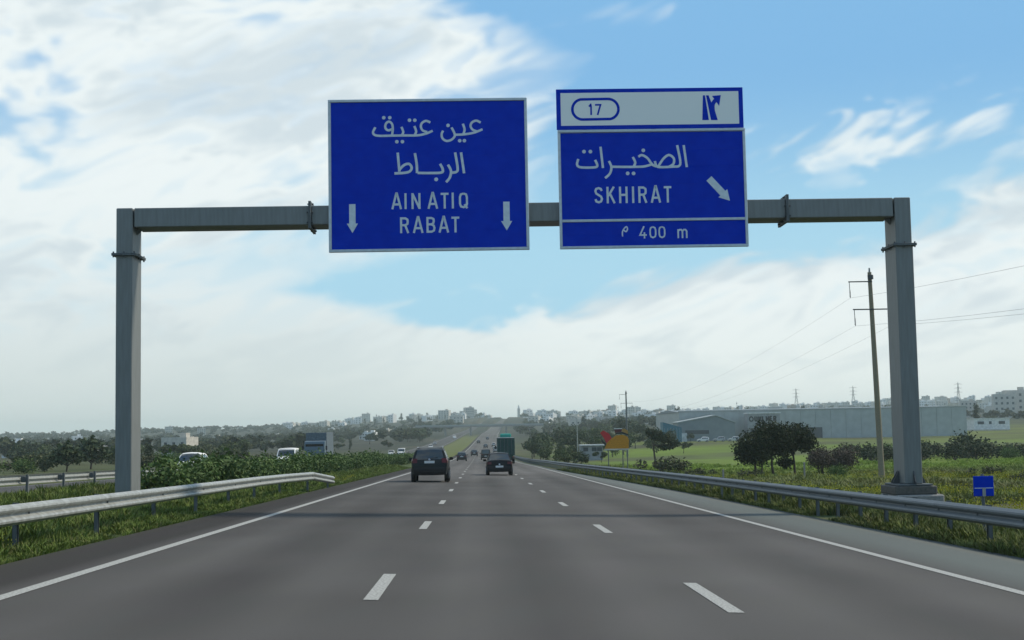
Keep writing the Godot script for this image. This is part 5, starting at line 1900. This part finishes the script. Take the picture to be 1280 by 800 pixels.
# ------------------------------------------------------------------ traffic
func build_traffic() -> void:
	var suv_pts := [Vector2(-2.18, 0.38), Vector2(-2.22, 0.62), Vector2(-2.10, 0.90), Vector2(-1.15, 1.06), Vector2(-0.42, 1.58), Vector2(0.2, 1.70), Vector2(1.35, 1.67), Vector2(1.85, 1.58), Vector2(2.08, 1.08), Vector2(2.16, 0.86), Vector2(2.17, 0.58), Vector2(2.08, 0.38)]
	var hatch_pts := [Vector2(-2.0, 0.26), Vector2(-2.06, 0.50), Vector2(-1.95, 0.74), Vector2(-1.05, 0.92), Vector2(-0.30, 1.36), Vector2(0.2, 1.44), Vector2(0.95, 1.40), Vector2(1.60, 0.98), Vector2(1.95, 0.94), Vector2(2.02, 0.62), Vector2(2.0, 0.42), Vector2(1.92, 0.26)]
	var city_pts := [Vector2(-1.85, 0.26), Vector2(-1.9, 0.5), Vector2(-1.8, 0.76), Vector2(-1.05, 0.95), Vector2(-0.40, 1.42), Vector2(0.2, 1.52), Vector2(1.2, 1.47), Vector2(1.58, 1.36), Vector2(1.80, 0.95), Vector2(1.86, 0.62), Vector2(1.84, 0.42), Vector2(1.78, 0.26)]
	var van_pts := [Vector2(-2.3, 0.30), Vector2(-2.36, 0.6), Vector2(-2.25, 0.95), Vector2(-1.6, 1.15), Vector2(-1.0, 1.80), Vector2(-0.3, 1.92), Vector2(1.8, 1.92), Vector2(2.2, 1.86), Vector2(2.32, 1.2), Vector2(2.34, 0.6), Vector2(2.3, 0.30)]
	var slope := func(n: Node3D) -> void: n.rotation.x = -0.0143
	var suv := make_car("dark_estate_car", "dark charcoal sport utility car in the left lane with red right tail lamp", on_road(-2.47, 68.5 + 2.1), suv_pts, 0.93, 0.66, 1.08, car_paint(lin(0.016, 0.019, 0.020)), {"wheelbase": 2.65, "wheel_r": 0.36, "lamp_y": 1.06, "lamp_h": 0.22, "lamp_in": 0.72, "plate_y": 0.97, "spoiler": true, "roof_rails": true, "wiper": true})
	slope.call(suv)
	var black := make_car("black_saloon_car", "black saloon car with number plate driving in the middle lane ahead", on_road(1.30, 90.0 + 2.0), hatch_pts, 0.86, 0.60, 0.92, car_paint(lin(0.010, 0.010, 0.012)), {"wheelbase": 2.5, "wheel_r": 0.31, "lamp_y": 0.80, "lamp_h": 0.16, "plate_y": 0.58, "lamp_in": 0.68, "bumper": M.black_plastic})
	slope.call(black)
	var box_green := worn(lin(0.012, 0.065, 0.062), 0.7, 0.0, noise_tex(0.02, Color(0.7, 0.7, 0.7), Color.WHITE, 61), 0.3)
	var teal := mat(lin(0.03, 0.30, 0.24), 0.75)
	make_truck("green_truck", "dark green box lorry with teal load on top in the right lane", on_road(3.75, 192.0 + 4.0), box_green, car_paint(lin(0.02, 0.10, 0.09)), 2.42, 3.6, 7.2, teal)
	var small := make_car("small_car", "small dark car far ahead in the left lane right of the estate car", on_road(-2.95, 232.0), city_pts, 0.84, 0.60, 0.93, car_paint(lin(0.03, 0.032, 0.036)), {"wheelbase": 2.45, "wheel_r": 0.3, "plate_y": 0.75})
	var cars := "cars ahead on the motorway"
	small.set_meta("group", cars)
	var van := make_car("delivery_van", "dark high van far ahead beside the black saloon", on_road(1.15, 262.0), van_pts, 0.92, 0.80, 1.12, car_paint(lin(0.014, 0.014, 0.016)), {"wheelbase": 2.9, "wheel_r": 0.33, "plate_y": 0.7, "category": "van"})
	van.set_meta("group", cars)
	for q in [[small, -1.4, 330.0, "tiny dark car next beyond the small dark car in the left lane", Color(0.02, 0.022, 0.026)], [small, 1.2, 520.0, "tiny grey car on the far climb, left one of a pair", Color(0.10, 0.11, 0.12)], [small, 4.3, 560.0, "tiny pale car on the far climb, right one of a pair", Color(0.45, 0.46, 0.46)],
		[van, 4.4, 410.0, "tiny pale van far up the right lane", Color(0.40, 0.41, 0.41)], [small, -2.6, 640.0, "tiny dark car highest on the far climb", Color(0.03, 0.03, 0.035)], [small, 0.8, 760.0, "tiny blue-grey car near the overbridge", Color(0.08, 0.10, 0.13)]]:
		var c := copy_of(q[0], "distant_van" if q[0] == van else "distant_car", q[3], "van" if q[0] == van else "car", on_road(q[1], q[2]), 0.0, cars)
		(c.get_node("body") as MeshInstance3D).material_override = car_paint(lin(q[4].r, q[4].g, q[4].b))
	# oncoming traffic on the other carriageway
	var opp := func(x: float, d: float) -> Vector3: return Vector3(x + road_x(d), road_y(d) + 0.34 + 0.025 * (x + 15.5), -d)
	for q in [[small, -18.6, 90.0, "white oncoming car showing its roof over the hedge, nearest one", Color(0.72, 0.72, 0.70), "oncoming_car"], [van, -18.6, 135.0, "white oncoming van showing over the hedge left of the lorry", Color(0.72, 0.72, 0.70), "oncoming_van"], [van, -19.0, 335.0, "white oncoming van left of the estate car", Color(0.66, 0.66, 0.64), "oncoming_van"],
		[small, -22.5, 350.0, "pale oncoming car beside the far white van", Color(0.5, 0.5, 0.48), "oncoming_car"], [van, -18.5, 800.0, "tiny white oncoming van on the far climb", Color(0.7, 0.7, 0.68), "oncoming_van"], [small, -22.0, 620.0, "tiny grey oncoming car on the far climb", Color(0.2, 0.21, 0.22), "oncoming_car"], [small, -18.8, 505.0, "tiny pale oncoming car behind the estate car", Color(0.42, 0.43, 0.43), "oncoming_car"]]:
		var c := copy_of(q[0], q[5], q[3], "van" if q[0] == van else "car", opp.call(q[1], q[2]), PI, "vehicles on the opposite carriageway")
		(c.get_node("body") as MeshInstance3D).material_override = car_paint(lin(q[4].r, q[4].g, q[4].b))
	var lorry := make_truck("blue_grey_lorry", "blue-grey oncoming lorry standing tall above the reserve hedge", opp.call(-19.3, 168.0), worn(lin(0.13, 0.17, 0.20), 0.7, 0.0, noise_tex(0.02, Color(0.7, 0.7, 0.7), Color.WHITE, 63), 0.3), car_paint(lin(0.12, 0.165, 0.20)), 2.45, 4.0, 7.5, null)
	lorry.rotation.y = PI
	for q in [[84.0, "white parked car left of the office front", Color(0.7, 0.7, 0.68)], [78.5, "pale parked car before the gabled hall", Color(0.5, 0.51, 0.5)], [74.0, "silver parked car under the gabled hall's windows", Color(0.4, 0.41, 0.42)], [69.0, "white parked car near the blue shed", Color(0.7, 0.7, 0.69)]]:
		var c := copy_of(small, "parked_car", q[1], "car", on_ground(q[0], 424.0), PI / 2, "cars parked before the halls")
		(c.get_node("body") as MeshInstance3D).material_override = car_paint(lin(q[2].r, q[2].g, q[2].b))

# ------------------------------------------------------------------ labels that would repeat say which one, counted from the left
func single_out() -> void:
	var by := {}
	for c in get_children():
		if c.has_meta("label"):
			by.get_or_add(c.get_meta("label"), []).append(c)
	var order := ["first", "second", "third", "fourth", "fifth", "sixth", "seventh", "eighth", "ninth", "tenth", "eleventh", "twelfth", "thirteenth", "fourteenth"]
	for l in by:
		var those: Array = by[l]
		if those.size() < 2:
			continue
		those.sort_custom(func(a, b): return a.position.x / -a.position.z < b.position.x / -b.position.z)
		for i in those.size():
			those[i].set_meta("label", "%s, %s from left" % [l, order[mini(i, 13)]])

# ------------------------------------------------------------------ the scene
func _ready() -> void:
	for q in [[n_a, 0.01, 5, 1], [n_b, 0.02, 4, 2], [n_c, 0.02, 3, 3]]:
		var f: FastNoiseLite = q[0]
		f.noise_type = FastNoiseLite.TYPE_SIMPLEX_SMOOTH
		f.frequency = q[1]
		f.fractal_type = FastNoiseLite.FRACTAL_FBM
		f.fractal_octaves = q[2]
		f.seed = q[3]
	# camera at a driver's eye, 1.52 m above the road, tilted up and rolled one degree
	var cam := Camera3D.new()
	cam.name = "camera"
	cam.fov = 26.19
	cam.near = 0.1
	cam.far = 12000.0
	cam.position = Vector3(0, 1.52, 0)
	cam.basis = Basis(Vector3.UP, -0.0254) * Basis(Vector3.RIGHT, 0.0808) * Basis(Vector3.BACK, -0.0181)
	add_child(cam)
	cam.make_current()
	# sky and air
	var env := Environment.new()
	env.background_mode = Environment.BG_SKY
	var sky := Sky.new()
	var pano := PanoramaSkyMaterial.new()
	pano.panorama = ImageTexture.create_from_image(make_sky())
	sky.sky_material = pano
	env.sky = sky
	env.tonemap_mode = Environment.TONE_MAPPER_LINEAR
	env.tonemap_exposure = 1.1
	env.fog_enabled = true
	env.fog_density = 0.00020
	env.fog_light_color = Color(0.86, 0.92, 0.90)
	env.sdfgi_enabled = true
	env.ssao_enabled = true
	env.ssil_enabled = true
	var we := WorldEnvironment.new()
	we.name = "world_environment"
	we.environment = env
	add_child(we)
	# hazy sun from the right and a little ahead
	var sun := DirectionalLight3D.new()
	sun.name = "sun"
	sun.light_energy = 1.1
	sun.light_color = Color(1.0, 0.955, 0.88)
	sun.light_angular_distance = 7.0
	sun.shadow_enabled = true
	var towards := Vector3(0.95, 1.0, -0.325).normalized()
	add_child(sun)
	sun.look_at_from_position(towards * 50.0, Vector3.ZERO)

	make_materials()
	build_land()
	make_tree_protos()
	build_works()
	build_town()
	build_gantry()
	build_signs()
	var ll := func(d: float) -> Vector3:
		var x := -6.95 + 0.85 * sm(45.0, 58.0, d)
		return Vector3(x, road_y(d) + 0.17 + 0.70 - 0.25 * sm(53.0, 58.0, d), -d)
	guard_rail("left_guard_rail", "pale galvanised guardrail on the left verge, ending by the hedge", ll, 3.5, 57.5, 4.5, 1.0, M.galv, M.galv_dark)
	var rl := func(d: float) -> Vector3:
		var x: float = asphalt_right(d) + 0.45
		return Vector3(x + road_x(d), road_y(d) - 0.025 * x + 0.67, -d)
	guard_rail("right_guard_rail", "long galvanised guardrail along the right shoulder", rl, 5.5, 285.5, 4.0, -1.0, M.galv_shaded, M.galv_dark, 2)
	var ol := func(d: float) -> Vector3: return Vector3(-15.1 + road_x(d), road_y(d) + 0.37 + 0.68, -d)
	guard_rail("opposite_guard_rail", "pale guardrail edging the opposite carriageway beyond the left gantry leg", ol, 30.0, 130.0, 4.0, -1.0, M.galv, M.galv_dark)
	build_poles()
	build_boards()
	build_traffic()
	build_near_trees()
	build_plants()
	build_grass()
	single_out()
